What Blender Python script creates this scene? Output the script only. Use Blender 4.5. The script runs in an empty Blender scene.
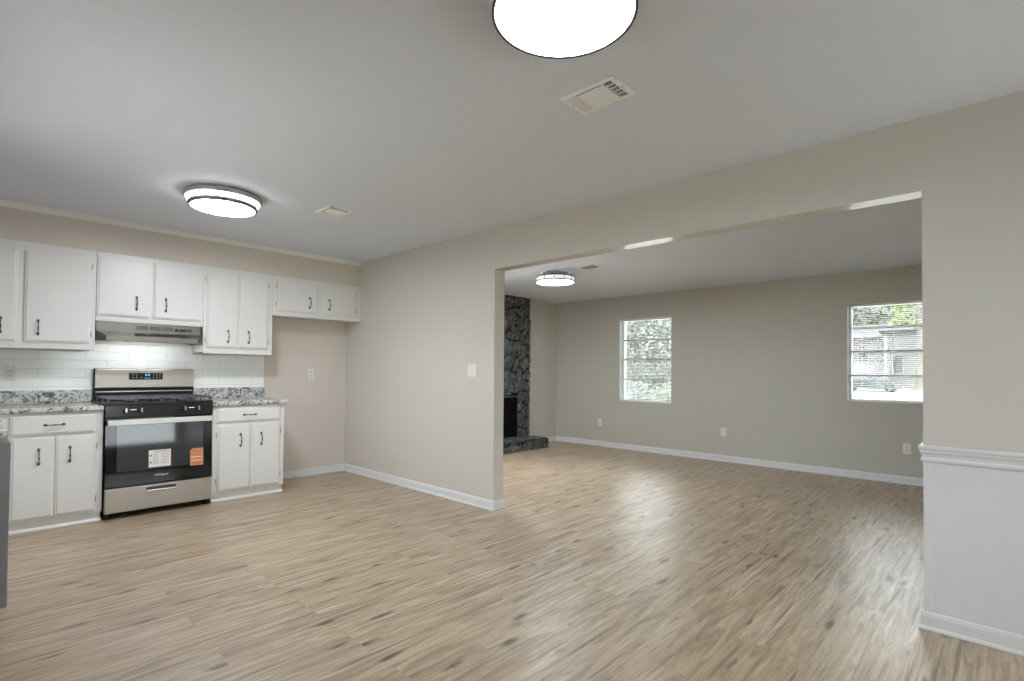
import bpy, bmesh, math, random
import numpy as np
from mathutils import Vector, Matrix

random.seed(7)
SC = bpy.context.scene
COL = SC.collection
PI = math.pi

# ------------------------------------------------------------------ camera, sky, exposure
YAW, PITCH, ROLL = math.radians(43.5302), math.radians(1.047), math.radians(0.4657)
FPX, Y0, EYE = 521.775, 361.49, 1.1989


def make_camera():
    f0 = Vector((math.cos(YAW), math.sin(YAW), 0))
    r0 = Vector((math.sin(YAW), -math.cos(YAW), 0))
    u0 = Vector((0, 0, 1))
    fwd = f0 * math.cos(PITCH) + u0 * math.sin(PITCH)
    up = u0 * math.cos(PITCH) - f0 * math.sin(PITCH)
    right = r0 * math.cos(ROLL) + up * math.sin(ROLL)
    up2 = up * math.cos(ROLL) - r0 * math.sin(ROLL)
    m = Matrix((right, up2, -fwd)).transposed().to_4x4()
    m.translation = (0, 0, EYE)
    cam = bpy.data.cameras.new('camera')
    cam.sensor_fit = 'HORIZONTAL'
    cam.sensor_width = 36
    cam.lens = FPX * 36 / 1024
    cam.shift_y = (Y0 - 340.5) / 1024
    cam.clip_start = 0.02
    cam.clip_end = 400
    o = bpy.data.objects.new('camera', cam)
    o.matrix_world = m
    COL.objects.link(o)
    SC.camera = o


make_camera()

world = bpy.data.worlds.new('sky')
SC.world = world
world.use_nodes = True
bg = world.node_tree.nodes['Background']
bg.inputs[0].default_value = (0.90, 0.95, 1.0, 1)
bg.inputs[1].default_value = 6.6

sun = bpy.data.lights.new('sun', 'SUN')
sun.energy = 3.0
sun.angle = math.radians(8)
sun.color = (1.0, 0.96, 0.9)
so = bpy.data.objects.new('sun', sun)
so.rotation_euler = (math.radians(35), math.radians(-22), 0)
COL.objects.link(so)

LAMP = 22.0            # radiance of the ceiling lamps' diffusers

vs = SC.view_settings
vs.view_transform = 'Standard'
vs.look = 'None'
vs.exposure = 0.58
vs.gamma = 1.0
vs.use_curve_mapping = False
SC.cycles.max_bounces = 12
SC.cycles.diffuse_bounces = 8
SC.cycles.glossy_bounces = 4
SC.cycles.transmission_bounces = 6
SC.cycles.transparent_max_bounces = 12
SC.cycles.sample_clamp_indirect = 6
SC.cycles.caustics_reflective = False
SC.cycles.caustics_refractive = False


# ------------------------------------------------------------------ materials
def mat(name, color, rough=0.5, metal=0.0, spec=0.5, emit=None, estr=1.0, bump=0, bscale=40, coat=0):
    m = bpy.data.materials.new(name)
    m.use_nodes = True
    nt = m.node_tree
    b = nt.nodes['Principled BSDF']
    b.inputs['Base Color'].default_value = (*color, 1)
    b.inputs['Roughness'].default_value = rough
    b.inputs['Metallic'].default_value = metal
    b.inputs['Specular IOR Level'].default_value = spec
    if coat:
        b.inputs['Coat Weight'].default_value = coat
        b.inputs['Coat Roughness'].default_value = 0.04
    if emit:
        b.inputs['Emission Color'].default_value = (*emit, 1)
        b.inputs['Emission Strength'].default_value = estr
    if bump:
        tc = nt.nodes.new('ShaderNodeTexCoord')
        n = nt.nodes.new('ShaderNodeTexNoise')
        n.inputs['Scale'].default_value = bscale
        n.inputs['Detail'].default_value = 4
        bp = nt.nodes.new('ShaderNodeBump')
        bp.inputs['Strength'].default_value = bump
        bp.inputs['Distance'].default_value = 0.01
        nt.links.new(tc.outputs['Object'], n.inputs['Vector'])
        nt.links.new(n.outputs['Fac'], bp.inputs['Height'])
        nt.links.new(bp.outputs['Normal'], b.inputs['Normal'])
    return m


def srgb(r, g, b):
    f = lambda c: (c / 255 / 12.92) if c / 255 <= 0.04045 else ((c / 255 + 0.055) / 1.055) ** 2.4
    return (f(r), f(g), f(b))


class NT:
    """small helper for node trees"""

    def __init__(s, m):
        s.nt = m.node_tree
        s.b = s.nt.nodes['Principled BSDF']

    def n(s, t, **kw):
        nd = s.nt.nodes.new(t)
        for k, v in kw.items():
            if k in nd.inputs.keys():
                nd.inputs[k].default_value = v
            else:
                setattr(nd, k, v)
        return nd

    def l(s, a, b):
        s.nt.links.new(a, b)

    def ramp(s, fac, stops):
        r = s.nt.nodes.new('ShaderNodeValToRGB')
        e = r.color_ramp.elements
        while len(e) > 1:
            e.remove(e[-1])
        e[0].position, e[0].color = stops[0][0], (*stops[0][1], 1)
        for p, c in stops[1:]:
            x = e.new(p)
            x.color = (*c, 1)
        s.l(fac, r.inputs['Fac'])
        return r

    def mix(s, fac, a, b, mode='MIX'):
        m = s.nt.nodes.new('ShaderNodeMix')
        m.data_type = 'RGBA'
        m.blend_type = mode
        if isinstance(fac, (int, float)):
            m.inputs[0].default_value = fac
        else:
            s.l(fac, m.inputs[0])
        for v, i in ((a, 6), (b, 7)):
            if isinstance(v, tuple):
                m.inputs[i].default_value = (*v, 1)
            else:
                s.l(v, m.inputs[i])
        return m.outputs[2]

    def mapping(s, scale=(1, 1, 1), loc=(0, 0, 0), rot=(0, 0, 0)):
        tc = s.nt.nodes.new('ShaderNodeTexCoord')
        mp = s.nt.nodes.new('ShaderNodeMapping')
        mp.inputs['Scale'].default_value = scale
        mp.inputs['Location'].default_value = loc
        mp.inputs['Rotation'].default_value = rot
        s.l(tc.outputs['Object'], mp.inputs['Vector'])
        return mp.outputs['Vector']


def floor_material():
    m = mat('oak_vinyl_plank', (0.4, 0.3, 0.2), 0.38, spec=1.0)
    k = NT(m)
    v = k.mapping()
    br = k.n('ShaderNodeTexBrick')
    br.offset = 0.37
    br.offset_frequency = 3
    br.inputs['Color1'].default_value = (0, 0, 0, 1)
    br.inputs['Color2'].default_value = (1, 1, 1, 1)
    br.inputs['Mortar'].default_value = (0.5, 0.5, 0.5, 1)
    br.inputs['Scale'].default_value = 1
    br.inputs['Mortar Size'].default_value = 0.0012
    br.inputs['Mortar Smooth'].default_value = 0.2
    br.inputs['Brick Width'].default_value = 1.22
    br.inputs['Row Height'].default_value = 0.152
    k.l(v, br.inputs['Vector'])
    # per plank shift of the grain
    sep = k.n('ShaderNodeSeparateColor')
    k.l(br.outputs['Color'], sep.inputs[0])
    mul = k.n('ShaderNodeMath', operation='MULTIPLY')
    k.l(sep.outputs[0], mul.inputs[0])
    mul.inputs[1].default_value = 37.0
    comb = k.n('ShaderNodeCombineXYZ')
    k.l(mul.outputs[0], comb.inputs[0])
    k.l(mul.outputs[0], comb.inputs[2])
    add = k.n('ShaderNodeVectorMath', operation='ADD')
    k.l(v, add.inputs[0])
    k.l(comb.outputs[0], add.inputs[1])

    def grain(sx, sy, detail, dist, rough=0.6):
        mp = k.n('ShaderNodeMapping')
        mp.inputs['Scale'].default_value = (sx, sy, 1)
        k.l(add.outputs[0], mp.inputs['Vector'])
        n = k.n('ShaderNodeTexNoise', Scale=1.0, Detail=detail, Distortion=dist, Roughness=rough)
        k.l(mp.outputs[0], n.inputs['Vector'])
        return n.outputs['Fac']
    g1 = grain(2.2, 17, 6, 1.2, 0.68)
    g2 = grain(3, 75, 5, 0.6, 0.7)
    g3 = grain(0.7, 4.5, 2, 0.2)
    base = k.ramp(g1, [(0.28, srgb(134, 112, 89)), (0.42, srgb(165, 144, 119)), (0.56, srgb(186, 167, 142)), (0.7, srgb(205, 190, 168))])
    fine = k.ramp(g2, [(0.34, (0.72, 0.695, 0.67)), (0.55, (1, 1, 1)), (0.8, (1.04, 1.04, 1.04))])
    c = k.mix(0.75, base.outputs[0], fine.outputs[0], 'MULTIPLY')
    tone = k.ramp(sep.outputs[0], [(0.0, (0.965, 0.96, 0.955)), (0.5, (1, 1, 1)), (1.0, (1.02, 1.02, 1.02))])
    c = k.mix(1.0, c, tone.outputs[0], 'MULTIPLY')
    warm = k.ramp(g3, [(0.35, (0.93, 0.91, 0.88)), (0.65, (1.03, 1.04, 1.05))])
    c = k.mix(0.8, c, warm.outputs[0], 'MULTIPLY')

    # knots (round) and cracks (long), darker than the plank
    def marks(c, sx, sy, thr, r0, r1, strength, col):
        mp = k.n('ShaderNodeMapping')
        mp.inputs['Scale'].default_value = (sx, sy, 1)
        k.l(add.outputs[0], mp.inputs['Vector'])
        warp = k.n('ShaderNodeTexNoise', Scale=3.5, Detail=3.0)
        k.l(mp.outputs[0], warp.inputs['Vector'])
        wv = k.mix(0.16, mp.outputs[0], warp.outputs['Color'], 'LINEAR_LIGHT')
        vo = k.n('ShaderNodeTexVoronoi', Scale=1.0)
        k.l(wv, vo.inputs['Vector'])
        pick = k.n('ShaderNodeSeparateColor')
        k.l(vo.outputs['Color'], pick.inputs[0])
        gt = k.n('ShaderNodeMath', operation='GREATER_THAN')
        k.l(pick.outputs[0], gt.inputs[0])
        gt.inputs[1].default_value = thr
        kn = k.ramp(vo.outputs['Distance'], [(0.0, (strength,) * 3), (r0, (strength * 0.7,) * 3), (r1, (0, 0, 0))])
        kf = k.n('ShaderNodeMath', operation='MULTIPLY')
        k.l(kn.outputs[0], kf.inputs[0])
        k.l(gt.outputs[0], kf.inputs[1])
        return k.mix(kf.outputs[0], c, col)
    c = marks(c, 3.4, 12, 0.6, 0.12, 0.26, 1.0, srgb(66, 52, 41))
    c = marks(c, 1.4, 28, 0.58, 0.12, 0.36, 0.9, srgb(92, 75, 60))
    c = marks(c, 0.8, 60, 0.6, 0.15, 0.4, 0.8, srgb(98, 80, 64))
    c = marks(c, 0.9, 34, 0.7, 0.15, 0.45, 0.35, srgb(222, 209, 190))
    # plank seams
    sm = k.n('ShaderNodeMath', operation='MULTIPLY')
    k.l(br.outputs['Fac'], sm.inputs[0])
    sm.inputs[1].default_value = 0.18
    c = k.mix(sm.outputs[0], c, srgb(104, 86, 68))
    k.l(c, k.b.inputs['Base Color'])
    rr = k.ramp(g2, [(0.3, (0.46, 0.46, 0.46)), (0.7, (0.27, 0.27, 0.27))])
    k.l(rr.outputs[0], k.b.inputs['Roughness'])
    bp = k.n('ShaderNodeBump', Strength=0.4, Distance=0.002)
    k.l(g2, bp.inputs['Height'])
    k.l(bp.outputs[0], k.b.inputs['Normal'])
    return m


def granite_material():
    m = mat('white_granite', (0.7, 0.7, 0.68), 0.22)
    k = NT(m)
    v = k.mapping()
    n1 = k.n('ShaderNodeTexNoise', Scale=17.0, Detail=6.0, Roughness=0.66, Distortion=1.8)
    n2 = k.n('ShaderNodeTexNoise', Scale=70.0, Detail=4.0, Roughness=0.7)
    n3 = k.n('ShaderNodeTexNoise', Scale=9.0, Detail=3.0, Distortion=0.8)
    for n in (n1, n2, n3):
        k.l(v, n.inputs['Vector'])
    a = k.ramp(n1.outputs['Fac'], [(0.34, srgb(34, 34, 36)), (0.41, srgb(96, 95, 96)), (0.47, srgb(186, 184, 181)), (0.6, srgb(222, 221, 217)), (0.7, srgb(168, 165, 160))])
    b = k.ramp(n2.outputs['Fac'], [(0.34, (0.35, 0.35, 0.36)), (0.46, (1, 1, 1))])
    c = k.mix(0.7, a.outputs[0], b.outputs[0], 'MULTIPLY')
    d = k.ramp(n3.outputs['Fac'], [(0.3, (0.78, 0.77, 0.75)), (0.6, (1, 1, 1))])
    c = k.mix(0.8, c, d.outputs[0], 'MULTIPLY')
    k.l(c, k.b.inputs['Base Color'])
    return m


def tile_material():
    m = mat('white_subway_tile', (0.75, 0.75, 0.73), 0.14)
    k = NT(m)
    # tiles lie in the XZ plane: x -> x, z -> y
    tc = k.n('ShaderNodeTexCoord')
    sp = k.n('ShaderNodeSeparateXYZ')
    cb = k.n('ShaderNodeCombineXYZ')
    k.l(tc.outputs['Object'], sp.inputs[0])
    k.l(sp.outputs[0], cb.inputs[0])
    k.l(sp.outputs[2], cb.inputs[1])
    mp = k.n('ShaderNodeMapping')
    mp.inputs['Location'].default_value = (0.1735, 0.0005, 0)
    k.l(cb.outputs[0], mp.inputs['Vector'])
    br = k.n('ShaderNodeTexBrick')
    br.offset = 0.5
    br.inputs['Color1'].default_value = (*srgb(246, 247, 244), 1)
    br.inputs['Color2'].default_value = (*srgb(242, 244, 241), 1)
    br.inputs['Mortar'].default_value = (*srgb(212, 213, 210), 1)
    br.inputs['Scale'].default_value = 1
    br.inputs['Mortar Size'].default_value = 0.0016
    br.inputs['Mortar Smooth'].default_value = 0.1
    br.inputs['Brick Width'].default_value = 0.3
    br.inputs['Row Height'].default_value = 0.0742
    k.l(mp.outputs[0], br.inputs['Vector'])
    k.l(br.outputs['Color'], k.b.inputs['Base Color'])
    inv = k.n('ShaderNodeMath', operation='SUBTRACT')
    inv.inputs[0].default_value = 1
    k.l(br.outputs['Fac'], inv.inputs[1])
    bp = k.n('ShaderNodeBump', Strength=0.5, Distance=0.0015)
    k.l(inv.outputs[0], bp.inputs['Height'])
    k.l(bp.outputs[0], k.b.inputs['Normal'])
    return m


def noise_material(name, stops, scale=8, rough=0.8, detail=5, bump=0.0, dist=0.01, distortion=0.0, metal=0.0, stretch=(1, 1, 1)):
    m = mat(name, stops[0][1], rough, metal)
    k = NT(m)
    v = k.mapping(scale=stretch)
    n = k.n('ShaderNodeTexNoise', Scale=float(scale), Detail=float(detail), Distortion=float(distortion), Roughness=0.65)
    k.l(v, n.inputs['Vector'])
    r = k.ramp(n.outputs['Fac'], stops)
    k.l(r.outputs[0], k.b.inputs['Base Color'])
    if bump:
        bp = k.n('ShaderNodeBump', Strength=bump, Distance=dist)
        k.l(n.outputs['Fac'], bp.inputs['Height'])
        k.l(bp.outputs[0], k.b.inputs['Normal'])
    return m


def steel_material():
    m = mat('brushed_stainless', srgb(166, 159, 150), 0.38, 0.6)
    k = NT(m)
    v = k.mapping(scale=(3, 3, 260))
    n = k.n('ShaderNodeTexNoise', Scale=2.0, Detail=3.0)
    k.l(v, n.inputs['Vector'])
    r = k.ramp(n.outputs['Fac'], [(0.3, (0.3, 0.3, 0.3)), (0.7, (0.42, 0.42, 0.42))])
    k.l(r.outputs[0], k.b.inputs['Roughness'])
    return m


def pane_material():
    m = bpy.data.materials.new('window_glass')
    m.use_nodes = True
    nt = m.node_tree
    nt.nodes.clear()
    out = nt.nodes.new('ShaderNodeOutputMaterial')
    mix = nt.nodes.new('ShaderNodeMixShader')
    tr = nt.nodes.new('ShaderNodeBsdfTransparent')
    gl = nt.nodes.new('ShaderNodeBsdfGlossy')
    gl.inputs['Roughness'].default_value = 0.02
    fr = nt.nodes.new('ShaderNodeFresnel')
    fr.inputs['IOR'].default_value = 1.45
    tr.inputs[0].default_value = (0.95, 0.97, 0.96, 1)
    nt.links.new(fr.outputs[0], mix.inputs[0])
    nt.links.new(tr.outputs[0], mix.inputs[1])
    nt.links.new(gl.outputs[0], mix.inputs[2])
    nt.links.new(mix.outputs[0], out.inputs[0])
    return m


M = {}
M['floor'] = floor_material()
M['granite'] = granite_material()
M['tile'] = tile_material()
M['steel'] = steel_material()
M['bar_steel'] = mat('satin_handle_steel', srgb(205, 202, 197), 0.35, 0.5)
M['appliance_grey'] = mat('appliance_grey', srgb(126, 128, 131), 0.5, 0.2)
M['hood'] = mat('hood_steel', srgb(122, 117, 111), 0.36, 0.75)
M['pane'] = pane_material()
M['wall'] = mat('greige_wall_paint', srgb(206, 201, 194), 0.6, bump=0.04, bscale=160)
M['wall_tan'] = mat('tan_wall_paint', srgb(211, 203, 194), 0.6, bump=0.04, bscale=160)
M['wall_sage'] = mat('living_wall_paint', srgb(192, 190, 181), 0.6, bump=0.04, bscale=160)
M['ceiling'] = mat('ceiling_paint', srgb(220, 224, 234), 0.75, bump=0.05, bscale=120)
M['beam'] = mat('semi_gloss_header_paint', srgb(204, 200, 190), 0.13, spec=0.6)
M['trim'] = mat('white_trim_paint', srgb(219, 220, 222), 0.32)
M['crown'] = mat('crown_paint', srgb(232, 231, 228), 0.4)
M['cabinet'] = mat('white_cabinet_paint', srgb(224, 223, 221), 0.34)
M['hinge'] = mat('painted_hinge', srgb(196, 195, 193), 0.35, 0.3)
M['pewter'] = noise_material('antique_pewter', [(0.35, (0.02, 0.018, 0.016)), (0.6, (0.22, 0.2, 0.18))], 90, 0.35, metal=0.8)
M['black'] = mat('black_enamel', (0.012, 0.012, 0.013), 0.18)
M['black_gloss'] = mat('black_oven_glass', (0.004, 0.0042, 0.0045), 0.05, spec=0.42)
M['oven_window'] = mat('oven_window_glass', (0.045, 0.047, 0.048), 0.05, spec=0.6)
M['black_satin'] = mat('black_satin', (0.008, 0.008, 0.009), 0.45, spec=0.25)
M['iron'] = mat('cast_iron', (0.1, 0.1, 0.102), 0.33, 0.5)
M['chrome'] = mat('chrome', (0.75, 0.75, 0.75), 0.14, 1.0)
M['rubber'] = mat('black_rubber', (0.012, 0.012, 0.012), 0.7)
M['plastic'] = mat('white_plastic', srgb(228, 227, 222), 0.35)
M['slot'] = mat('dark_slot', (0.03, 0.03, 0.03), 0.6)
M['dark'] = mat('duct_dark', (0.06, 0.06, 0.058), 0.7)
M['vent'] = mat('vent_white_metal', srgb(240, 240, 240), 0.35)
M['nickel'] = mat('satin_nickel', srgb(176, 175, 173), 0.3, 0.75)
M['bronze_rim'] = mat('dark_bronze_rim', srgb(74, 71, 67), 0.4, 0.6)
M['lamp'] = mat('lamp_diffuser', (0.9, 0.9, 0.9), 0.4, emit=(0.88, 0.95, 1.0), estr=LAMP * 0.85)
M['lamp_side'] = mat('lamp_side_diffuser', (0.55, 0.55, 0.55), 0.4, emit=(0.88, 0.95, 1.0), estr=0.5)
M['lamp_soft'] = mat('living_lamp_diffuser', (0.9, 0.9, 0.9), 0.4, emit=(0.88, 0.95, 1.0), estr=LAMP * 1.35)
M['ring_grey'] = mat('dark_nickel_ring', srgb(112, 110, 107), 0.45, 0.3)
M['lamp_kitchen_side'] = mat('kitchen_lamp_side', (0.9, 0.9, 0.9), 0.4, emit=(0.90, 0.95, 1.0), estr=10.0)
M['lamp_kitchen'] = mat('kitchen_lamp_diffuser', (0.9, 0.9, 0.9), 0.4, emit=(0.90, 0.95, 1.0), estr=LAMP * 2.6)
M['hood_lamp'] = mat('hood_lamp_lens', (0.9, 0.9, 0.9), 0.4, emit=(0.95, 0.98, 1.0), estr=5.4)
M['display'] = mat('display_glass', (0.008, 0.009, 0.011), 0.3, spec=0.15)
M['digit'] = mat('blue_display_digit', (0.1, 0.3, 0.5), 0.4, emit=(0.25, 0.65, 1.0), estr=1.4)
M['mark'] = mat('printed_white', srgb(246, 246, 246), 0.5)
M['paper'] = mat('white_paper_label', srgb(232, 231, 227), 0.55)
M['ink'] = mat('printed_grey', srgb(130, 130, 132), 0.6)
M['orange'] = mat('orange_label', srgb(214, 146, 100), 0.55)
M['orange_dark'] = mat('orange_label_print', srgb(176, 98, 48), 0.55)
M['stone'] = noise_material('dark_grey_stone', [(0.28, srgb(44, 47, 46)), (0.45, srgb(72, 75, 73)), (0.58, srgb(98, 101, 98)), (0.74, srgb(150, 152, 148))], 11, 0.5, 6, 0.35, 0.008, 0.4)
M['mortar'] = noise_material('black_mortar', [(0.3, srgb(12, 12, 12)), (0.7, srgb(30, 31, 30))], 40, 0.9, 4, 0.5, 0.008)
M['soot'] = mat('soot_black', (0.004, 0.004, 0.004), 0.8)
M['mesh_curtain'] = mat('black_chain_mesh', (0.004, 0.004, 0.0045), 0.8, 0.0, spec=0.1)
M['firemetal'] = mat('grey_fireplace_metal', srgb(92, 92, 90), 0.4, 0.5)
M['alu'] = mat('white_aluminium', srgb(232, 233, 235), 0.35)
M['alu_grey'] = mat('grey_aluminium', srgb(150, 150, 150), 0.4, 0.3)
M['slat'] = mat('blind_slat', srgb(236, 236, 234), 0.4)
M['grass'] = noise_material('lawn', [(0.3, srgb(81, 90, 61)), (0.6, srgb(106, 113, 83)), (0.8, srgb(125, 127, 99))], 3, 0.9, 6)
M['concrete'] = noise_material('pale_concrete', [(0.3, srgb(216, 212, 206)), (0.7, srgb(232, 229, 224))], 2, 0.9)
M['asphalt'] = noise_material('grey_asphalt', [(0.3, srgb(80, 80, 83)), (0.7, srgb(95, 95, 97))], 4, 0.9)
M['bark'] = noise_material('bark', [(0.3, srgb(85, 75, 67)), (0.7, srgb(127, 118, 108))], 12, 0.9, 5, 0.5, 0.03, stretch=(1, 1, 0.25))
M['leaf'] = noise_material('pale_leaves', [(0.3, srgb(75, 83, 65)), (0.5, srgb(103, 111, 88)), (0.75, srgb(136, 142, 118))], 1.3, 0.7)
M['leaf_grey'] = noise_material('grey_green_leaves', [(0.3, srgb(96, 100, 94)), (0.5, srgb(108, 112, 104)), (0.75, srgb(124, 127, 119))], 1.6, 0.7)
M['leaf_bright'] = noise_material('yellow_green_leaves', [(0.3, srgb(91, 101, 63)), (0.55, srgb(119, 129, 85)), (0.8, srgb(145, 154, 111))], 1.3, 0.7)
M['brick'] = noise_material('pale_pink_siding', [(0.3, srgb(97, 88, 84)), (0.7, srgb(109, 100, 96))], 0.25, 0.85, stretch=(1, 1, 9))
M['siding'] = noise_material('pale_grey_siding', [(0.3, srgb(103, 101, 101)), (0.7, srgb(115, 113, 112))], 0.25, 0.85, stretch=(1, 1, 12))
M['shingle'] = noise_material('grey_shingles', [(0.3, srgb(54, 52, 50)), (0.7, srgb(76, 72, 71))], 14, 0.9)
M['house_white'] = mat('house_white_paint', srgb(129, 128, 127), 0.6)
M['house_glass'] = mat('house_window_glass', srgb(60, 66, 72), 0.08)
M['car_paint'] = mat('grey_car_paint', srgb(62, 66, 70), 0.25, 0.4, coat=0.6)
M['car_glass'] = mat('car_glass', srgb(48, 54, 60), 0.06)


# ------------------------------------------------------------------ mesh builder
class MB:
    def __init__(s):
        s.v, s.f, s.mi, s.smooth = [], [], [], []

    def add(s, verts, faces, mi=0, smooth=False):
        o = len(s.v)
        s.v += [tuple(p) for p in verts]
        for f in faces:
            s.f.append(tuple(i + o for i in f))
            s.mi.append(mi)
            s.smooth.append(smooth)
        return s

    def bm(s, bm, mi=0, smooth=False):
        bm.verts.index_update()
        s.add([v.co[:] for v in bm.verts], [[v.index for v in f.verts] for f in bm.faces], mi, smooth)
        bm.free()
        return s

    def box(s, x0, x1, y0, y1, z0, z1, mi=0, bev=0.0, seg=2):
        if bev <= 0:
            v = [(x, y, z) for x in (x0, x1) for y in (y0, y1) for z in (z0, z1)]
            f = [(0, 1, 3, 2), (4, 6, 7, 5), (0, 4, 5, 1), (2, 3, 7, 6), (0, 2, 6, 4), (1, 5, 7, 3)]
            return s.add(v, f, mi)
        b = bmesh.new()
        r = bmesh.ops.create_cube(b, size=1)
        for v in r['verts']:
            v.co = ((x0 + x1) / 2 + v.co.x * (x1 - x0), (y0 + y1) / 2 + v.co.y * (y1 - y0), (z0 + z1) / 2 + v.co.z * (z1 - z0))
        bev = min(bev, 0.49 * min(abs(x1 - x0), abs(y1 - y0), abs(z1 - z0)))
        bmesh.ops.bevel(b, geom=b.edges[:], offset=bev, segments=seg, profile=0.6, affect='EDGES')
        return s.bm(b, mi)

    def prism(s, poly, axis, a, b, mi=0):
        """poly: 2D points; axis: 'x' (poly = y,z), 'y' (poly = x,z), 'z' (poly = x,y)"""
        n = len(poly)

        def P(p, t):
            return {'x': (t, p[0], p[1]), 'y': (p[0], t, p[1]), 'z': (p[0], p[1], t)}[axis]
        v = [P(p, a) for p in poly] + [P(p, b) for p in poly]
        f = [tuple(range(n))[::-1], tuple(range(n, 2 * n))]
        f += [(i, (i + 1) % n, n + (i + 1) % n, n + i) for i in range(n)]
        return s.add(v, f, mi)

    def tube(s, pts, r, n=8, mi=0, cap=True):
        pts = [Vector(p) for p in pts]
        rs = r if isinstance(r, (list, tuple)) else [r] * len(pts)
        v, f = [], []
        d0 = (pts[1] - pts[0]).normalized()
        ref = Vector((0, 0, 1)) if abs(d0.z) < 0.9 else Vector((1, 0, 0))
        for i, p in enumerate(pts):
            d = (pts[min(i + 1, len(pts) - 1)] - pts[max(i - 1, 0)]).normalized()
            a = d.cross(ref)
            if a.length < 1e-4:
                a = d.cross(Vector((0, 1, 0)))
            a.normalize()
            b = d.cross(a).normalized()
            for k in range(n):
                t = 2 * PI * k / n
                v.append(p + (a * math.cos(t) + b * math.sin(t)) * rs[i])
        for i in range(len(pts) - 1):
            for k in range(n):
                f.append((i * n + k, i * n + (k + 1) % n, (i + 1) * n + (k + 1) % n, (i + 1) * n + k))
        s.add(v, f, mi, True)
        if cap:
            m = len(pts) - 1
            s.add([v[k] for k in range(n)], [tuple(range(n))[::-1]], mi)
            s.add([v[m * n + k] for k in range(n)], [tuple(range(n))], mi)
        return s

    def lathe(s, prof, c, n=48, mi=0, smooth=True, axis='z'):
        """prof: (r, h) pairs round a vertical (or y) axis through c"""
        v, f = [], []
        for r, h in prof:
            for k in range(n):
                t = 2 * PI * k / n
                if axis == 'z':
                    v.append((c[0] + r * math.cos(t), c[1] + r * math.sin(t), c[2] + h))
                else:
                    v.append((c[0] + r * math.cos(t), c[1] + h, c[2] + r * math.sin(t)))
        for i in range(len(prof) - 1):
            for k in range(n):
                f.append((i * n + k, i * n + (k + 1) % n, (i + 1) * n + (k + 1) % n, (i + 1) * n + k))
        s.add(v, f, mi, smooth)
        return s

    def sweep(s, path, prof, mi=0):
        """profile (d, z) swept along a floor-plan path; d points to the right of the path"""
        P = [Vector(p) for p in path]
        N = []
        for i in range(len(P)):
            ns = []
            if i > 0:
                d = (P[i] - P[i - 1]).normalized()
                ns.append(Vector((d.y, -d.x)))
            if i < len(P) - 1:
                d = (P[i + 1] - P[i]).normalized()
                ns.append(Vector((d.y, -d.x)))
            N.append(ns[0] if len(ns) == 1 else (ns[0] + ns[1]) / (1 + ns[0].dot(ns[1])))
        k = len(prof)
        v, f = [], []
        for p, n in zip(P, N):
            for d, z in prof:
                v.append((p.x + n.x * d, p.y + n.y * d, z))
        for i in range(len(P) - 1):
            for j in range(k):
                f.append((i * k + j, i * k + (j + 1) % k, (i + 1) * k + (j + 1) % k, (i + 1) * k + j))
        f.append(tuple(range(k)))
        f.append(tuple(range((len(P) - 1) * k, len(P) * k))[::-1])
        return s.add(v, f, mi)

    def build(s, name, mats, parent=None, fix=True):
        me = bpy.data.meshes.new(name)
        off = Vector((0, 0, 0))
        p = parent
        while p is not None:
            off += p.location
            p = p.parent
        me.from_pydata([tuple(Vector(v) - off) for v in s.v], [], s.f)
        for m in (mats if isinstance(mats, (list, tuple)) else [mats]):
            me.materials.append(M[m])
        me.polygons.foreach_set('material_index', s.mi)
        me.polygons.foreach_set('use_smooth', s.smooth)
        me.update()
        if fix:
            b = bmesh.new()
            b.from_mesh(me)
            bmesh.ops.recalc_face_normals(b, faces=b.faces[:])
            b.to_mesh(me)
            b.free()
        o = bpy.data.objects.new(name, me)
        COL.objects.link(o)
        if parent is not None:
            o.parent = parent
        return o


def tag(o, label, cat, group=None):
    o['label'] = label
    o['category'] = cat
    if group:
        o['group'] = group
    return o


def thing(name, label, cat, loc, group=None):
    o = bpy.data.objects.new(name, None)
    o.empty_display_size = 0.1
    COL.objects.link(o)
    o.location = loc
    return tag(o, label, cat, group)


def struct(o, label=None):
    o['kind'] = 'structure'
    if label:
        o['label'] = label
    return o


# ------------------------------------------------------------------ room dimensions (metres, camera above the origin)
XP, XP2 = 3.1615, 3.2805        # the two faces of the partition
YL, YR, ZH = 3.215, 0.294, 2.081   # opening in the partition
YK = 5.7455                     # kitchen end wall
YW = 5.695                      # fireplace wall
XB = 7.112                      # living room window wall
XLW = -0.56                     # wall left of the kitchen
YB = -2.2                       # wall behind the camera
H, H2 = 2.44, 2.382             # ceilings
W1 = (3.55, 4.425, 0.738, 2.026)
W2 = (0.474, 1.36, 0.878, 2.013)
W3 = (1.2, 3.08, 0.44, 2.08)     # behind the camera, over x
W4 = (3.5, 4.2, 0.8, 2.1)  # unseen window added to light the fireplace wall
W6 = (3.4, 4.66, 0.06, 2.12)      # added for daylight left of the fireplace, unseen behind the partition
W5 = (2.0, 3.9, 1.02, 2.12)     # unseen, added in the left wall for daylight on the partition

# ---- floor and ceilings
fl = MB().box(XLW - 0.15, XB + 0.18, YB - 0.15, YK + 0.15, -0.06, 0.0)
struct(fl.build('floor', 'floor'), 'light oak vinyl plank floor')
c = MB().box(XLW - 0.15, XP2 - 0.02, YB - 0.15, YK + 0.15, H, H + 0.06)
struct(c.build('ceiling', 'ceiling'), 'kitchen and dining ceiling')
c = MB().box(XP2 - 0.02, XB + 0.18, YB - 0.15, YK + 0.15, H2, H2 + 0.06)
struct(c.build('ceiling_living', 'ceiling'), 'living room ceiling')


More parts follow.
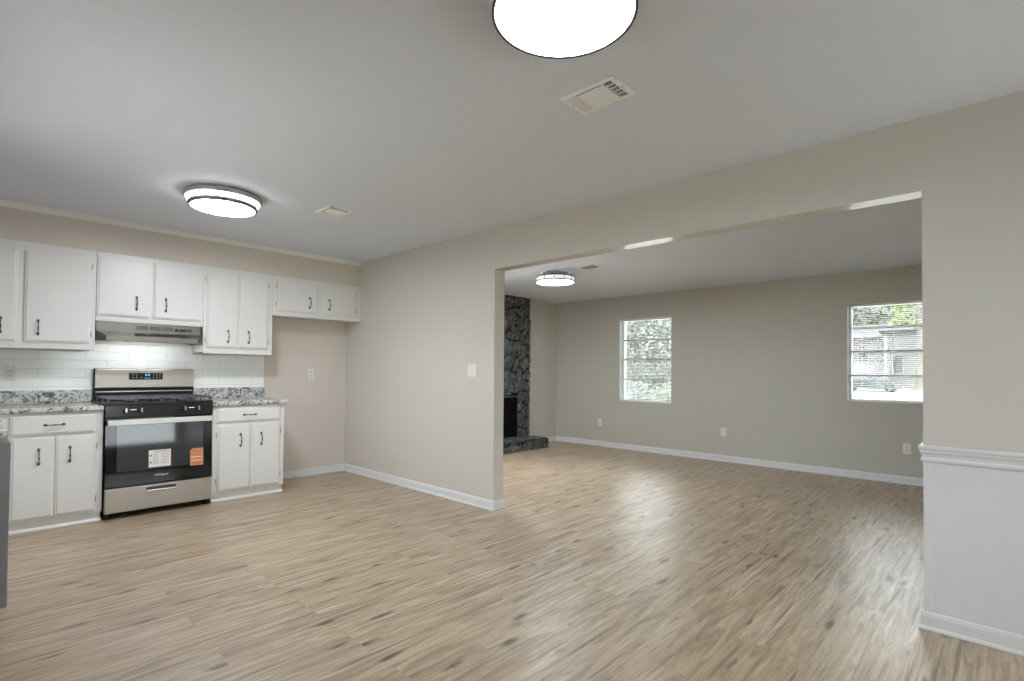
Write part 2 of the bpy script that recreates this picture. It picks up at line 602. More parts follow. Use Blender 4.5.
def wall_with_holes(plane, c0, c1, u0, u1, z0, z1, holes, name, m, label):
    """wall slab between coordinates c0 (room face) and c1 on axis `plane`, with rectangular holes (u0,u1,z0,z1)"""
    us = sorted({u0, u1} | {h[0] for h in holes} | {h[1] for h in holes})
    zs = sorted({z0, z1} | {h[2] for h in holes} | {h[3] for h in holes})

    def P(cc, u, z):
        return (cc, u, z) if plane == 'x' else (u, cc, z)
    mb = MB()

    def solid(i, j):
        if not (0 <= i < len(us) - 1 and 0 <= j < len(zs) - 1):
            return False
        a, b = (us[i] + us[i + 1]) / 2, (zs[j] + zs[j + 1]) / 2
        return not any(h[0] < a < h[1] and h[2] < b < h[3] for h in holes)
    for i in range(len(us) - 1):
        for j in range(len(zs) - 1):
            if not solid(i, j):
                continue
            a, b, p, q = us[i], us[i + 1], zs[j], zs[j + 1]
            for cc in (c0, c1):
                mb.add([P(cc, a, p), P(cc, b, p), P(cc, b, q), P(cc, a, q)], [(0, 1, 2, 3)])
            for (di, dj, e) in ((-1, 0, ((a, p), (a, q))), (1, 0, ((b, p), (b, q))), (0, -1, ((a, p), (b, p))), (0, 1, ((a, q), (b, q)))):
                if not solid(i + di, j + dj):
                    (s0, t0), (s1, t1) = e
                    mb.add([P(c0, s0, t0), P(c0, s1, t1), P(c1, s1, t1), P(c1, s0, t0)], [(0, 1, 2, 3)])
    b = mb.build(name, m, fix=False)
    bb = bmesh.new()
    bb.from_mesh(b.data)
    bmesh.ops.remove_doubles(bb, verts=bb.verts[:], dist=1e-5)
    bmesh.ops.recalc_face_normals(bb, faces=bb.faces[:])
    bb.to_mesh(b.data)
    bb.free()
    return struct(b, label)


wall_with_holes('x', XB, XB + 0.16, YB, YK + 0.1, 0, H2, [W1, W2], 'wall_back', 'wall_sage', 'greige window wall of the living room')
wall_with_holes('y', YB, YB - 0.14, XLW - 0.14, XB + 0.16, 0, H, [W3, W4], 'wall_rear', 'wall', 'wall behind the camera')
wall_with_holes('x', XLW, XLW - 0.14, YB, YK + 0.1, 0, H, [W5], 'wall_left', 'wall', 'wall left of the kitchen')
wall_with_holes('y', YK, YK + 0.14, XLW, XP2 - 0.06, 0, H, [], 'wall_kitchen', 'wall_tan', 'tan kitchen end wall')
wall_with_holes('y', YW, YW + 0.14, XP2, XB, 0, H2, [W6], 'wall_fireplace', 'wall', 'living room wall holding the fireplace')

# partition with its wide opening; the header's underside is smooth semi-gloss paint
pw = MB()
for x in (XP, XP2):
    pw.add([(x, YB, 0), (x, YR, 0), (x, YR, ZH), (x, YL, ZH), (x, YL, 0), (x, YK, 0), (x, YK, H), (x, YB, H)], [(0, 1, 2, 7), (2, 3, 6, 7), (3, 4, 5, 6)])
pw.add([(XP, YL, 0), (XP2, YL, 0), (XP2, YL, ZH), (XP, YL, ZH)], [(0, 1, 2, 3)])
pw.add([(XP, YR, 0), (XP2, YR, 0), (XP2, YR, ZH), (XP, YR, ZH)], [(0, 1, 2, 3)])
pw.add([(XP, YR, ZH), (XP2, YR, ZH), (XP2, YL, ZH), (XP, YL, ZH)], [(0, 1, 2, 3)], 1)
struct(pw.build('wall_partition', ['wall', 'beam']), 'greige partition with a wide cased opening')

# soffit over the wall cabinets and its crown strip
sf = MB().box(XLW + 0.001, XP - 0.001, 5.435, YK - 0.001, 2.1575, H - 0.001)
struct(sf.build('wall_soffit', 'wall_tan'), 'tan soffit above the wall cabinets')
cr = MB().prism([(5.434, 2.395), (5.422, 2.397), (5.416, 2.42), (5.404, 2.43), (5.402, 2.439), (5.434, 2.439)], 'x', XLW + 0.002, XP - 0.004)
struct(cr.build('trim_1', 'crown'), 'white crown strip on the soffit')

BASE = [(0, 0.001), (0.021, 0.001), (0.02, 0.009), (0.016, 0.016), (0.0125, 0.019), (0.0115, 0.062), (0.008, 0.076), (0.003, 0.083), (0, 0.083)]
bk = MB().sweep([(2.192, YK), (XP, YK), (XP, YL), (XP2, YL), (XP2, YW)], BASE)
struct(bk.build('baseboard_kitchen', 'trim'), 'white baseboard of kitchen wall and partition')
bk = MB().sweep([(6.366, YW), (XB, YW), (XB, YB)], BASE)
struct(bk.build('baseboard_back', 'trim'), 'white baseboard of the living room')
bk = MB().sweep([(XP2, YB), (XP2, YR), (XP - 0.007, YR), (XP - 0.007, YB)], BASE)
struct(bk.build('baseboard_right', 'trim'), 'white baseboard round the wall end at right')
RAIL = [(0.0, 0.785), (0.0061, 0.785), (0.0095, 0.79), (0.0095, 0.8), (0.0054, 0.808), (0.0075, 0.822), (0.0129, 0.832), (0.0129, 0.842), (0.0177, 0.848), (0.0177, 0.858), (0.015, 0.862), (0.0, 0.862)]
rl = MB().sweep([(XP2, YB), (XP2, YR), (XP - 0.007, YR), (XP - 0.007, YB)], RAIL)
struct(rl.build('trim_2', 'trim'), 'white moulded chair rail')
wp = MB().box(XP - 0.0065, XP - 0.0005, YB, YR - 0.0005, 0.083, 0.785)
wp.box(XP - 0.011, XP - 0.0066, YR - 0.03, YR - 0.0005, 0.083, 0.785)
struct(wp.build('trim_3', 'trim'), 'white wainscot panel below the chair rail')

# ------------------------------------------------------------------ windows


def window(n, axis, c0, u0, u1, z0, z1, bars, sign=1, blind=True, blind_label=None, label=None, cords=()):
    """sliding aluminium window set into the wall; sign = +1 when outside lies towards larger coordinate"""
    root = bpy.data.objects.new('window_%d' % n, None)
    COL.objects.link(root)
    um = (u0 + u1) / 2
    root.location = (c0, um, z0) if axis == 'x' else (um, c0, z0)
    struct(root, label)

    def bx(mb, d0, d1, a, b, p, q, mi=0, bev=0):
        e0, e1 = sorted((c0 + sign * d0, c0 + sign * d1))
        if axis == 'x':
            mb.box(e0, e1, a, b, p, q, mi, bev)
        else:
            mb.box(a, b, e0, e1, p, q, mi, bev)
    e = 0.0015
    f = MB()
    t = 0.03
    bx(f, 0.085, 0.15, u0 + e, u0 + t, z0 + e, z1 - e)
    bx(f, 0.085, 0.15, u1 - t, u1 - e, z0 + e, z1 - e)
    bx(f, 0.085, 0.15, u0 + t, u1 - t, z0 + e, z0 + t)
    bx(f, 0.085, 0.15, u0 + t, u1 - t, z1 - t, z1 - e)
    fr = f.build('window_frame', 'alu', root)
    s = MB()
    for z in bars:
        w = 0.012 if z != bars[len(bars) // 2] else 0.016
        bx(s, 0.098, 0.125, u0 + t, u1 - t, z - w, z + w)
    s.build('window_bars', 'alu_grey', root)
    g = MB()
    bx(g, 0.110, 0.113, u0 + t - 0.002, u1 - t + 0.002, z0 + t - 0.002, z1 - t + 0.002)
    g.build('window_pane', 'pane', root)
    # sill board and the two reveal strips
    sl = MB()
    bx(sl, -0.012, 0.084, u0 + e, u1 - e, z0 + e, z0 + 0.013)
    sl.build('window_sill', 'trim', root)
    rv = MB()
    bx(rv, 0.001, 0.084, u1 - 0.006, u1 - e, z0 + 0.014, z1 - e)
    bx(rv, 0.001, 0.084, u0 + e, u0 + 0.006, z0 + 0.014, z1 - e)
    bx(rv, 0.001, 0.084, u0 + 0.007, u1 - 0.007, z1 - 0.006, z1 - e)
    rv.build('window_reveal', 'trim', root)
    if not blind:
        return
    loc = (c0 + sign * 0.05, um, z1) if axis == 'x' else (um, c0 + sign * 0.05, z1)
    br = thing('window_blind', blind_label, 'blind', loc, 'mini blinds of the living room windows')
    a, b = u0 + 0.012, u1 - 0.012
    h = MB()
    bx(h, 0.034, 0.062, a, b, z1 - 0.034, z1 - 0.008, bev=0.002)
    h.build('head_rail', 'slat', br)
    sm = MB()
    zz = z1 - 0.048
    while zz > z0 + 0.034:
        pts = []
        for k in range(4):
            d = 0.036 + 0.0245 * k / 3
            pts.append((d, zz + 0.0022 * math.sin(PI * k / 3) + 0.0046 * (k / 3 - 0.5)))
        for k in range(3):
            (d0, h0), (d1, h1) = pts[k], pts[k + 1]
            q = []
            for dd, hh in ((d0, h0), (d1, h1)):
                for u in (a + 0.003, b - 0.003):
                    q.append((c0 + sign * dd, u, hh) if axis == 'x' else (u, c0 + sign * dd, hh))
            sm.add(q + [(x, y, z - 0.0009) for x, y, z in q], [(0, 1, 3, 2), (4, 6, 7, 5), (0, 4, 5, 1), (2, 3, 7, 6), (0, 2, 6, 4), (1, 5, 7, 3)])
        zz -= 0.0215
    sm.build('slats', 'slat', br, fix=False)
    r = MB()
    bx(r, 0.037, 0.06, a + 0.002, b - 0.002, z0 + 0.016, z0 + 0.027, bev=0.002)
    r.build('bottom_rail', 'slat', br)
    cd = MB()
    for u in cords:
        for d in (0.0335, 0.063):
            p = [(c0 + sign * d, u, z0 + 0.026), (c0 + sign * d, u, z1 - 0.034)]
            if axis == 'y':
                p = [(u, c0 + sign * d, z0 + 0.026), (u, c0 + sign * d, z1 - 0.034)]
            cd.tube(p, 0.0012, 5)
    cd.build('ladder_cords', 'slat', br)
    wd = MB()
    u = b - 0.035
    wd.tube([(c0 + sign * 0.026, u, z1 - 0.03), (c0 + sign * 0.027, u + 0.004, z1 - 0.3), (c0 + sign * 0.025, u + 0.006, z0 + 0.5)], 0.003, 6)
    wd.build('tilt_wand', 'slat', br)


window(1, 'x', XB, *W1, bars=[1.696, 1.393, 1.086], cords=(4.28, 4.0, 3.68),
       blind_label='open white mini blind in the window nearer the fireplace', label='window with grey bars nearer the fireplace')
window(2, 'x', XB, *W2, bars=[1.732, 1.456, 1.175], cords=(1.22, 0.92, 0.6),
       blind_label='open white mini blind in the right window, car and house behind', label='window at right looking on the street')
window(3, 'y', YB, *W3, bars=[1.4], sign=-1, blind=False, label='window behind the camera')
window(4, 'x', XLW, *W5, bars=[1.5], sign=-1, blind=False, label='unseen window added in the left wall for daylight')
window(5, 'y', YB, *W4, bars=[1.4], sign=-1, blind=False, label='unseen window added to light the living room, behind the wall end at right')
window(6, 'y', YW, *W6, bars=[1.3], blind=False, label='glazed door added for daylight left of the fireplace, hidden by the partition')


# ------------------------------------------------------------------ kitchen cabinets
def pull(parent, x, y, z, L, vertical=True, axis='y'):
    """antique bail pull standing on a front at y (facing -y) or at x (axis 'x', facing +x)"""
    mb = MB()

    def P(t, d, w=0.0):
        if axis == 'y':
            return (x + w, y - d, z + t) if vertical else (x + t, y - d, z + w)
        return (x + d, y + (w if vertical else t), z + (t if vertical else w))
    h = L / 2
    mb.tube([P(-h, 0.0), P(-h * 0.93, 0.014), P(-h * 0.66, 0.023), P(-h * 0.3, 0.026), P(0, 0.027), P(h * 0.3, 0.026), P(h * 0.66, 0.023), P(h * 0.93, 0.014), P(h, 0.0)],
            [0.005, 0.005, 0.0032, 0.0042, 0.0062, 0.0042, 0.0032, 0.005, 0.005], 8)
    for sgn in (-1, 1):
        mb.tube([P(sgn * h * 1.0, 0.0), P(sgn * h * 1.0, 0.003), P(sgn * h * 1.0, 0.006)], [0.0105, 0.0095, 0.005], 10)
        mb.tube([P(sgn * h * 1.18, 0.0), P(sgn * h * 1.18, 0.004)], [0.006, 0.004], 8)
    return mb.build('handle', 'pewter', parent)


def slab_door(name, parent, x0, x1, z0, z1, y, axis='y'):
    """lipped slab door whose face stands 18 mm proud of the frame at y"""
    mb = MB()
    if axis == 'y':
        mb.box(x0, x1, y - 0.012, y - 0.0005, z0, z1, 0, 0.004)
        mb.box(x0 + 0.012, x1 - 0.012, y - 0.0195, y - 0.011, z0 + 0.012, z1 - 0.012, 0, 0.005)
    else:
        mb.box(y + 0.0005, y + 0.012, x0, x1, z0, z1, 0, 0.004)
        mb.box(y + 0.011, y + 0.0195, x0 + 0.012, x1 - 0.012, z0 + 0.012, z1 - 0.012, 0, 0.005)
    return mb.build(name, 'cabinet', parent)


def hinges(parent, x, y, zs):
    for z in zs:
        mb = MB()
        mb.box(x - 0.007, x + 0.007, y - 0.0035, y - 0.0006, z - 0.022, z + 0.022, 0, 0.001)
        mb.tube([(x, y - 0.006, z - 0.024), (x, y - 0.006, z + 0.024)], 0.0042, 8)
        mb.build('hinge', 'hinge', parent)


def cabinet_body(parent, x0, x1, y0, y1, z0, z1, openings, ft=0.019):
    """closed box with a face frame whose front is at y0"""
    mb = MB()
    mb.box(x0, x1, y0 + ft, y1, z0 + 0.012, z1)
    us = sorted({x0, x1} | {o[0] for o in openings} | {o[1] for o in openings})
    mb.box(x0, x1, y0, y0 + ft + 0.0005, z0, z1, 0, 0.0015)
    return mb.build('cabinet_body', 'cabinet', parent)


UG = 'white kitchen wall cabinets'
BG = 'white kitchen base cabinets'
YU, YUB = 5.425, 5.735


def wall_cabinet(label, x0, x1, z0, z1, doors):
    r = thing('wall_cabinet', label, 'cabinet', ((x0 + x1) / 2, YUB, z0), UG)
    cabinet_body(r, x0, x1, YU, YUB, z0, z1, [])
    for (a, b, p, q, hx, hz, hinge_side) in doors:
        d = slab_door('door', r, a, b, p, q, YU)
        if hx is not None:
            pull(d, hx, YU - 0.0195, hz, 0.1)
        if hinge_side:
            x = a - 0.008 if hinge_side < 0 else b + 0.008
            hinges(d, x, YU, (p + 0.075, q - 0.075))
    return r


wall_cabinet('tall white wall cabinet at far left, above the granite counter left of the range hood', -0.545, 0.7435, 1.343, 2.156,
             [(-0.14, 0.273, 1.393, 2.092, 0.186, 1.51, -1), (0.313, 0.71, 1.393, 2.098, 0.394, 1.506, 1)])
wall_cabinet('short white two-door wall cabinet directly above the range hood', 0.745, 1.5335, 1.5865, 2.156,
             [(0.747, 1.113, 1.632, 2.118, 1.017, 1.753, 0), (1.14, 1.516, 1.632, 2.122, 1.231, 1.756, 0)])
wall_cabinet('tall white two-door wall cabinet right of the range hood', 1.535, 2.162, 1.341, 2.156,
             [(1.56, 1.832, 1.394, 2.116, 1.744, 1.507, -1), (1.836, 2.115, 1.396, 2.118, 1.93, 1.508, 1)])
wall_cabinet('small white two-door wall cabinet in the corner above the empty fridge space', 2.1635, XP - 0.002, 1.75, 2.156,
             [(2.205, 2.632, 1.793, 2.13, 2.545, 1.908, -1), (2.682, 3.098, 1.796, 2.13, 2.766, 1.91, 1)])


def base_cabinet(label, x0, x1, drawer, doors):
    y0, y1 = 5.165, 5.73
    r = thing('base_cabinet', label, 'cabinet', ((x0 + x1) / 2, y1, 0), BG)
    cabinet_body(r, x0, x1, y0, y1, 0.07, 0.8605, [])
    t = MB()
    t.box(x0 + 0.002, x1 - 0.008, 5.185, y1 - 0.02, 0.001, 0.0815)
    t.prism([(5.1845, 0.001), (5.1845, 0.02), (5.179, 0.018), (5.1735, 0.011), (5.171, 0.001)], 'x', x0 + 0.002, x1 - 0.002)
    t.build('toe_kick', 'cabinet', r)
    a, b, p, q = drawer
    d = slab_door('drawer_front', r, a, b, p, q, y0)
    pull(d, (a + b) / 2, y0 - 0.0195, (p + q) / 2, 0.1, False)
    for (a, b, p, q, hx, hz, hs) in doors:
        d = slab_door('door', r, a, b, p, q, y0)
        pull(d, hx, y0 - 0.0195, hz, 0.1)
        hinges(d, a - 0.008 if hs < 0 else b + 0.008, y0, (p + 0.09, q - 0.09))
    return r


base_cabinet('white base cabinet with one drawer and two doors, left of the range', -0.535, 0.772, (0.238, 0.722, 0.701, 0.843),
             [(0.248, 0.486, 0.09, 0.681, 0.396, 0.542, -1), (0.489, 0.727, 0.09, 0.681, 0.571, 0.545, 1)])
base_cabinet('white base cabinet with one drawer and two doors, right of the range', 1.549, 2.187, (1.582, 2.143, 0.708, 0.838),
             [(1.592, 1.87, 0.092, 0.691, 1.782, 0.542, -1), (1.874, 2.146, 0.09, 0.69, 1.967, 0.54, 1)])

# cabinet and dishwasher of the run along the left wall
r = thing('base_cabinet', 'white base cabinet along the left wall behind the dishwasher', 'cabinet', (-0.2, 4.6, 0), BG)
b = MB().box(-0.55, 0.12, 4.046, 5.16, 0.07, 0.8605)
b.build('cabinet_body', 'cabinet', r)
MB().box(-0.55, 0.06, 4.05, 5.15, 0.001, 0.0695).build('toe_kick', 'cabinet', r)
for (a, bb, hy) in ((4.08, 4.56, 4.5), (4.58, 5.06, 4.64)):
    d = slab_door('door', r, a, bb, 0.1, 0.83, 0.12, 'x')
    pull(d, 0.1395, hy, 0.7, 0.1, True, 'x')
dw = thing('dishwasher', 'grey stainless dishwasher at the left edge under the counter end', 'dishwasher', (-0.2, 3.74, 0))
MB().box(-0.54, 0.115, 3.442, 4.04, 0.06, 0.858, 0, 0.003).build('dishwasher_body', 'appliance_grey', dw)
MB().box(0.116, 0.165, 3.44, 4.042, 0.062, 0.84, 0, 0.006).build('dishwasher_door', 'appliance_grey', dw)
hh = MB()
hh.box(0.1655, 0.168, 3.5, 3.98, 0.745, 0.785, 0, 0.001)
hh.build('pocket_handle', 'slot', dw)
kp = MB().box(-0.5, 0.06, 3.46, 4.02, 0.001, 0.0595)
kp.build('kick_plate', 'black', dw)


# ------------------------------------------------------------------ granite worktops
def worktop(label, poly, splash, loc):
    r = thing('countertop', label, 'countertop', loc, 'granite countertops')
    b = bmesh.new()
    vs_ = [b.verts.new((x, y, 0.862)) for x, y in poly]
    f = b.faces.new(vs_)
    e = bmesh.ops.extrude_face_region(b, geom=[f])
    bmesh.ops.translate(b, verts=[v for v in e['geom'] if isinstance(v, bmesh.types.BMVert)], vec=(0, 0, 0.04))
    bmesh.ops.recalc_face_normals(b, faces=b.faces[:])
    bmesh.ops.bevel(b, geom=[ed for ed in b.edges if abs(ed.verts[0].co.z - ed.verts[1].co.z) < 1e-6], offset=0.012, segments=4, profile=0.5, affect='EDGES')
    mb = MB()
    mb.bm(b)
    mb.build('slab', 'granite', r)
    s = MB()
    for bx_ in splash:
        s.box(*bx_, 0.9025, 1.008, 0, 0.003)
    s.build('backsplash_strip', 'granite', r)


worktop('L-shaped speckled granite countertop left of the range', [(XLW + 0.004, 3.43), (0.155, 3.43), (0.155, 5.135), (0.769, 5.135), (0.769, 5.744), (XLW + 0.004, 5.744)],
        [(XLW + 0.024, 0.772, 5.7245, 5.744), (XLW + 0.003, XLW + 0.023, 3.43, 5.744)], (0.1, 5.4, 0.86))
worktop('short straight speckled granite countertop right of the range', [(1.545, 5.135), (2.21, 5.135), (2.21, 5.744), (1.545, 5.744)],
        [(1.545, 2.214, 5.7245, 5.744)], (1.88, 5.4, 0.86))
ts = MB()
ts.box(XLW + 0.002, 0.746, YK - 0.0085, YK - 0.0005, 1.0085, 1.342)
ts.box(0.746, 1.535, YK - 0.0085, YK - 0.0005, 0.92, 1.585)
ts.box(1.535, 2.208, YK - 0.0085, YK - 0.0005, 1.0085, 1.34)
o = ts.build('tile_backsplash', 'tile')
struct(o, 'white subway tile backsplash')


# ------------------------------------------------------------------ range
RX0, RX1 = 0.779, 1.537
RC = (RX0 + RX1) / 2
rg = thing('kitchen_range', 'freestanding stainless gas range with black oven glass, between the two base cabinets', 'range', (RC, 5.42, 0))
MB().box(RX0 + 0.004, RX1 - 0.004, 5.151, 5.715, 0.048, 0.9045, 0, 0.002).build('range_body', 'black', rg)
for x in (RX0 + 0.032, RX1 - 0.032):
    for y in (5.175, 5.66):
        f = MB().lathe([(0.0, 0.001), (0.02, 0.001), (0.022, 0.008), (0.014, 0.012), (0.012, 0.0475), (0, 0.0475)], (x, y, 0), 16)
        f.build('foot', 'rubber', rg)
# lower drawer with a recessed pull
dr = MB().box(RX0 + 0.002, RX1 - 0.002, 5.112, 5.15, 0.05, 0.243, 0, 0.008, 3).build('drawer', 'steel', rg)
h = MB()
h.box(RC - 0.104, RC + 0.104, 5.106, 5.1135, 0.2045, 0.222, 0, 0.002)
h.box(RC - 0.104, RC + 0.104, 5.098, 5.1135, 0.192, 0.204, 1, 0.003)
h.build('drawer_handle', ['slot', 'chrome'], dr)
# oven door
def dy(z):
    return 5.106 + (z - 0.249) * 0.052      # the glass leans back a little


dd = MB().prism([(5.15, 0.249), (dy(0.249) + 0.006, 0.249), (dy(0.256), 0.256), (dy(0.79), 0.79), (dy(0.797) + 0.006, 0.797), (5.15, 0.797)], 'x', RX0 + 0.001, RX1 - 0.001).build('oven_door', 'black_gloss', rg)
wv = MB().prism([(dy(0.372) - 0.002, 0.372), (dy(0.735) - 0.002, 0.735), (dy(0.735) - 0.0002, 0.735), (dy(0.372) - 0.0002, 0.372)], 'x', 0.853, 1.464)
wv.build('oven_window', 'oven_window', dd)
hb = MB()
hb.box(RX0 + 0.006, RX1 - 0.006, 5.07, 5.09, 0.742, 0.787, 0, 0.006, 3)
for x in (RX0 + 0.03, RX1 - 0.03):
    hb.box(x - 0.012, x + 0.012, 5.089, 5.1335, 0.752, 0.778, 0, 0.003)
hb.build('door_handle', 'bar_steel', dd)
lb = MB()
lb.box(1.066, 1.222, 5.1085, 5.1093, 0.383, 0.522, 0)
lb.box(1.10, 1.21, 5.1078, 5.1084, 0.508, 0.516, 3)
for i in range(8):
    z = 0.496 - i * 0.0125
    lb.box(1.092, 1.142 - 0.006 * (i % 3), 5.1078, 5.1084, z, z + 0.003, 1)
    lb.box(1.15, 1.208 - 0.01 * (i % 2), 5.1078, 5.1084, z, z + 0.003, 1)
for z in (0.478, 0.422):
    lb.box(1.074, 1.086, 5.1078, 5.1084, z - 0.006, z + 0.006, 2)
lb.v = [(x, y - 5.1095 + dy(z) - 0.0021, z) for x, y, z in lb.v]
lb.build('paper_label', ['paper', 'ink', 'slot', 'orange'], dd)['label'] = 'white printed sheet stuck on the oven window'
lo = MB()
lo.prism([(1.365, 0.36), (1.466, 0.36), (1.466, 0.507), (1.385, 0.507), (1.365, 0.49)], 'y', 5.1085, 5.1093, 0)
lo.box(1.372, 1.460, 5.1078, 5.1084, 0.43, 0.436, 1)
lo.box(1.372, 1.460, 5.1078, 5.1084, 0.400, 0.405, 1)
for z, a in ((0.486, 1.45), (0.474, 1.456), (0.458, 1.44), (0.446, 1.452), (0.418, 1.455), (0.39, 1.456), (0.381, 1.44), (0.371, 1.452)):
    lo.box(1.375, a, 5.1078, 5.1084, z, z + 0.004, 2)
lo.v = [(x, y - 5.1095 + dy(z) - 0.0021, z) for x, y, z in lo.v]
lo.build('orange_label', ['orange', 'paper', 'orange_dark'], dd)['label'] = 'orange notice stuck on the oven door'


def text_mesh(name, body, size, mname, loc, rot, parent, depth=0.0004):
    cu = bpy.data.curves.new(name, 'FONT')
    cu.body = body
    cu.size = size
    cu.align_x = 'CENTER'
    cu.align_y = 'CENTER'
    cu.extrude = depth
    tmp = bpy.data.objects.new(name, cu)
    COL.objects.link(tmp)
    bpy.context.view_layer.update()
    me = bpy.data.meshes.new_from_object(tmp.evaluated_get(bpy.context.evaluated_depsgraph_get()))
    bpy.data.objects.remove(tmp)
    me.materials.clear()
    me.materials.append(M[mname])
    off = Vector((0, 0, 0))
    p = parent
    while p is not None:
        off += p.location
        p = p.parent
    me.transform(Matrix.Translation(Vector(loc) - off) @ Matrix.Rotation(rot, 4, 'X'))
    o = bpy.data.objects.new(name, me)
    COL.objects.link(o)
    o.parent = parent
    return o


text_mesh('door_lettering', 'Whirlpool', 0.023, 'mark', (RC - 0.002, dy(0.316) - 0.0008, 0.316), PI / 2 - 0.052, dd)
# slanted control panel with four knobs
cp = MB().prism([(5.150, 0.80), (5.114, 0.80), (5.112, 0.812), (5.128, 0.896), (5.136, 0.9045), (5.150, 0.9045)], 'x', RX0, RX1)
cpo = cp.build('control_panel', 'black', rg)
sl = Vector((0, -0.98, 0.19)).normalized()
for x in (0.905, 1.008, 1.318, 1.421):
    k = MB()
    c0 = Vector((x, 5.1195, 0.853))
    pts = [c0 + sl * 0.0005, c0 + sl * 0.006, c0 + sl * 0.0065, c0 + sl * 0.022, c0 + sl * 0.026]
    k.tube(pts[:2], [0.023, 0.022], 20, 0)
    k.tube(pts[2:], [0.0185, 0.017, 0.0145], 20, 0)
    b = bmesh.new()
    q = bmesh.ops.create_cube(b, size=1)
    for v in q['verts']:
        v.co = c0 + sl * (0.024 + v.co.y * 0.016) + Vector((v.co.x * 0.012, 0, 0)) + Vector((0, 0.19, 0.98)).normalized() * (v.co.z * 0.034)
    k.bm(b, 1)
    k.build('knob', ['black', 'chrome'], cpo)
for x in (0.956, 1.37):
    c0 = Vector((x, 5.1195, 0.862))
    MB().add([c0 + Vector((sx * 0.022, -0.0008 + sz * 0.0006, sz * 0.003)) for sx in (-1, 1) for sz in (-1, 1)], [(0, 1, 3, 2)]).build('panel_print', 'mark', cpo)
# cooktop, burners, grates
ct = MB().box(RX0 - 0.003, RX1 + 0.003, 5.132, 5.675, 0.905, 0.919, 0, 0.004, 3).build('cooktop', 'black', rg)
for x in (RX0 + 0.19, RX1 - 0.19):
    for y in (5.27, 5.53):
        bu = MB().lathe([(0, 0.0), (0.05, 0.0), (0.05, 0.006), (0.042, 0.008), (0.042, 0.014), (0.036, 0.017), (0, 0.018)], (x, y, 0.9195), 24)
        bu.build('burner', 'iron', ct)
for (gx0, gx1) in ((RX0 + 0.012, RC - 0.004), (RC + 0.004, RX1 - 0.012)):
    g = MB()
    gy0, gy1, gz0, gz1 = 5.15, 5.655, 0.943, 0.956
    for y in (gy0, gy1 - 0.012):
        g.box(gx0, gx1, y, y + 0.012, gz0, gz1, 0, 0.003)
    for x in (gx0, gx1 - 0.012):
        g.box(x, x + 0.012, gy0, gy1, gz0, gz1, 0, 0.003)
    gm = (gx0 + gx1) / 2
    for y in (5.27, 5.4, 5.53):
        g.box(gx0, gx1, y - 0.005, y + 0.005, gz0, gz1, 0, 0.002)
    g.box(gm - 0.005, gm + 0.005, gy0, gy1, gz0, gz1, 0, 0.002)
    for x in (gx0 + 0.006, gm, gx1 - 0.006):
        for y in (gy0 + 0.006, 5.4, gy1 - 0.006):
            g.box(x - 0.006, x + 0.006, y - 0.006, y + 0.006, 0.9192, gz0 + 0.004, 0, 0.002)
    g.build('grate', 'iron', ct)
# back guard
bg_ = MB().box(RX0 + 0.0, RX1 - 0.0, 5.691, 5.729, 0.906, 1.192, 0, 0.006, 3)
bg_.box(RX0 + 0.003, RX1 - 0.003, 5.676, 5.692, 0.92, 0.962, 0, 0.002)
bgo = bg_.build('back_guard', 'black_satin', rg)
fp = MB()
yb = 5.672
prof = [(yb + 0.02, 1.02), (yb + 0.004, 1.021), (yb, 1.028), (yb + 0.003, 1.08), (yb + 0.007, 1.14), (yb + 0.011, 1.18), (yb + 0.016, 1.188), (yb + 0.02, 1.189)]
fp.prism(prof, 'x', RX0 + 0.006, RX1 - 0.006)
fp.build('steel_fascia', 'steel', bgo)
vb = MB().box(RX0 + 0.012, RX1 - 0.012, 5.684, 5.692, 0.985, 0.994, 0, 0.002)
vb.build('vent_strip', 'nickel', bgo)
dp = MB()
dp.prism([(yb + 0.006, 1.094), (yb + 0.0015, 1.094), (yb + 0.0045, 1.154), (yb + 0.009, 1.154)], 'x', 1.022, 1.278, 0)


def seg(x0, x1, z0, z1, mi):
    y_ = lambda z: yb + 0.0015 + (z - 1.094) / 0.06 * 0.003 - 0.0006
    dp.add([(x0, y_(z0), z0), (x1, y_(z0), z0), (x1, y_(z1), z1), (x0, y_(z1), z1)], [(0, 1, 2, 3)], mi)


for x in (1.143, 1.165):
    seg(x, x + 0.014, 1.130, 1.1335, 1)
    seg(x, x + 0.014, 1.139, 1.1425, 1)
for x, z in ((1.05, 1.135), (1.05, 1.112), (1.075, 1.135), (1.075, 1.112), (1.112, 1.112), (1.205, 1.135), (1.205, 1.112), (1.23, 1.142), (1.23, 1.125), (1.23, 1.108), (1.252, 1.142), (1.252, 1.125), (1.252, 1.108)):
    seg(x, x + 0.007, z, z + 0.0035, 2)
for x in (1.14, 1.155, 1.17):
    seg(x, x + 0.009, 1.106, 1.109, 1)
dp.build('clock_display', ['display', 'digit', 'mark'], bgo, fix=False)
sk = MB().box(1.088, 1.139, yb - 0.0005 + 0.0095, yb + 0.0165, 1.174, 1.1935, 0, 0.001)  # small white box at the back guard's top edge
sk.build('white_patch', 'paper', bgo)['label'] = 'small white patch on top of the back guard'


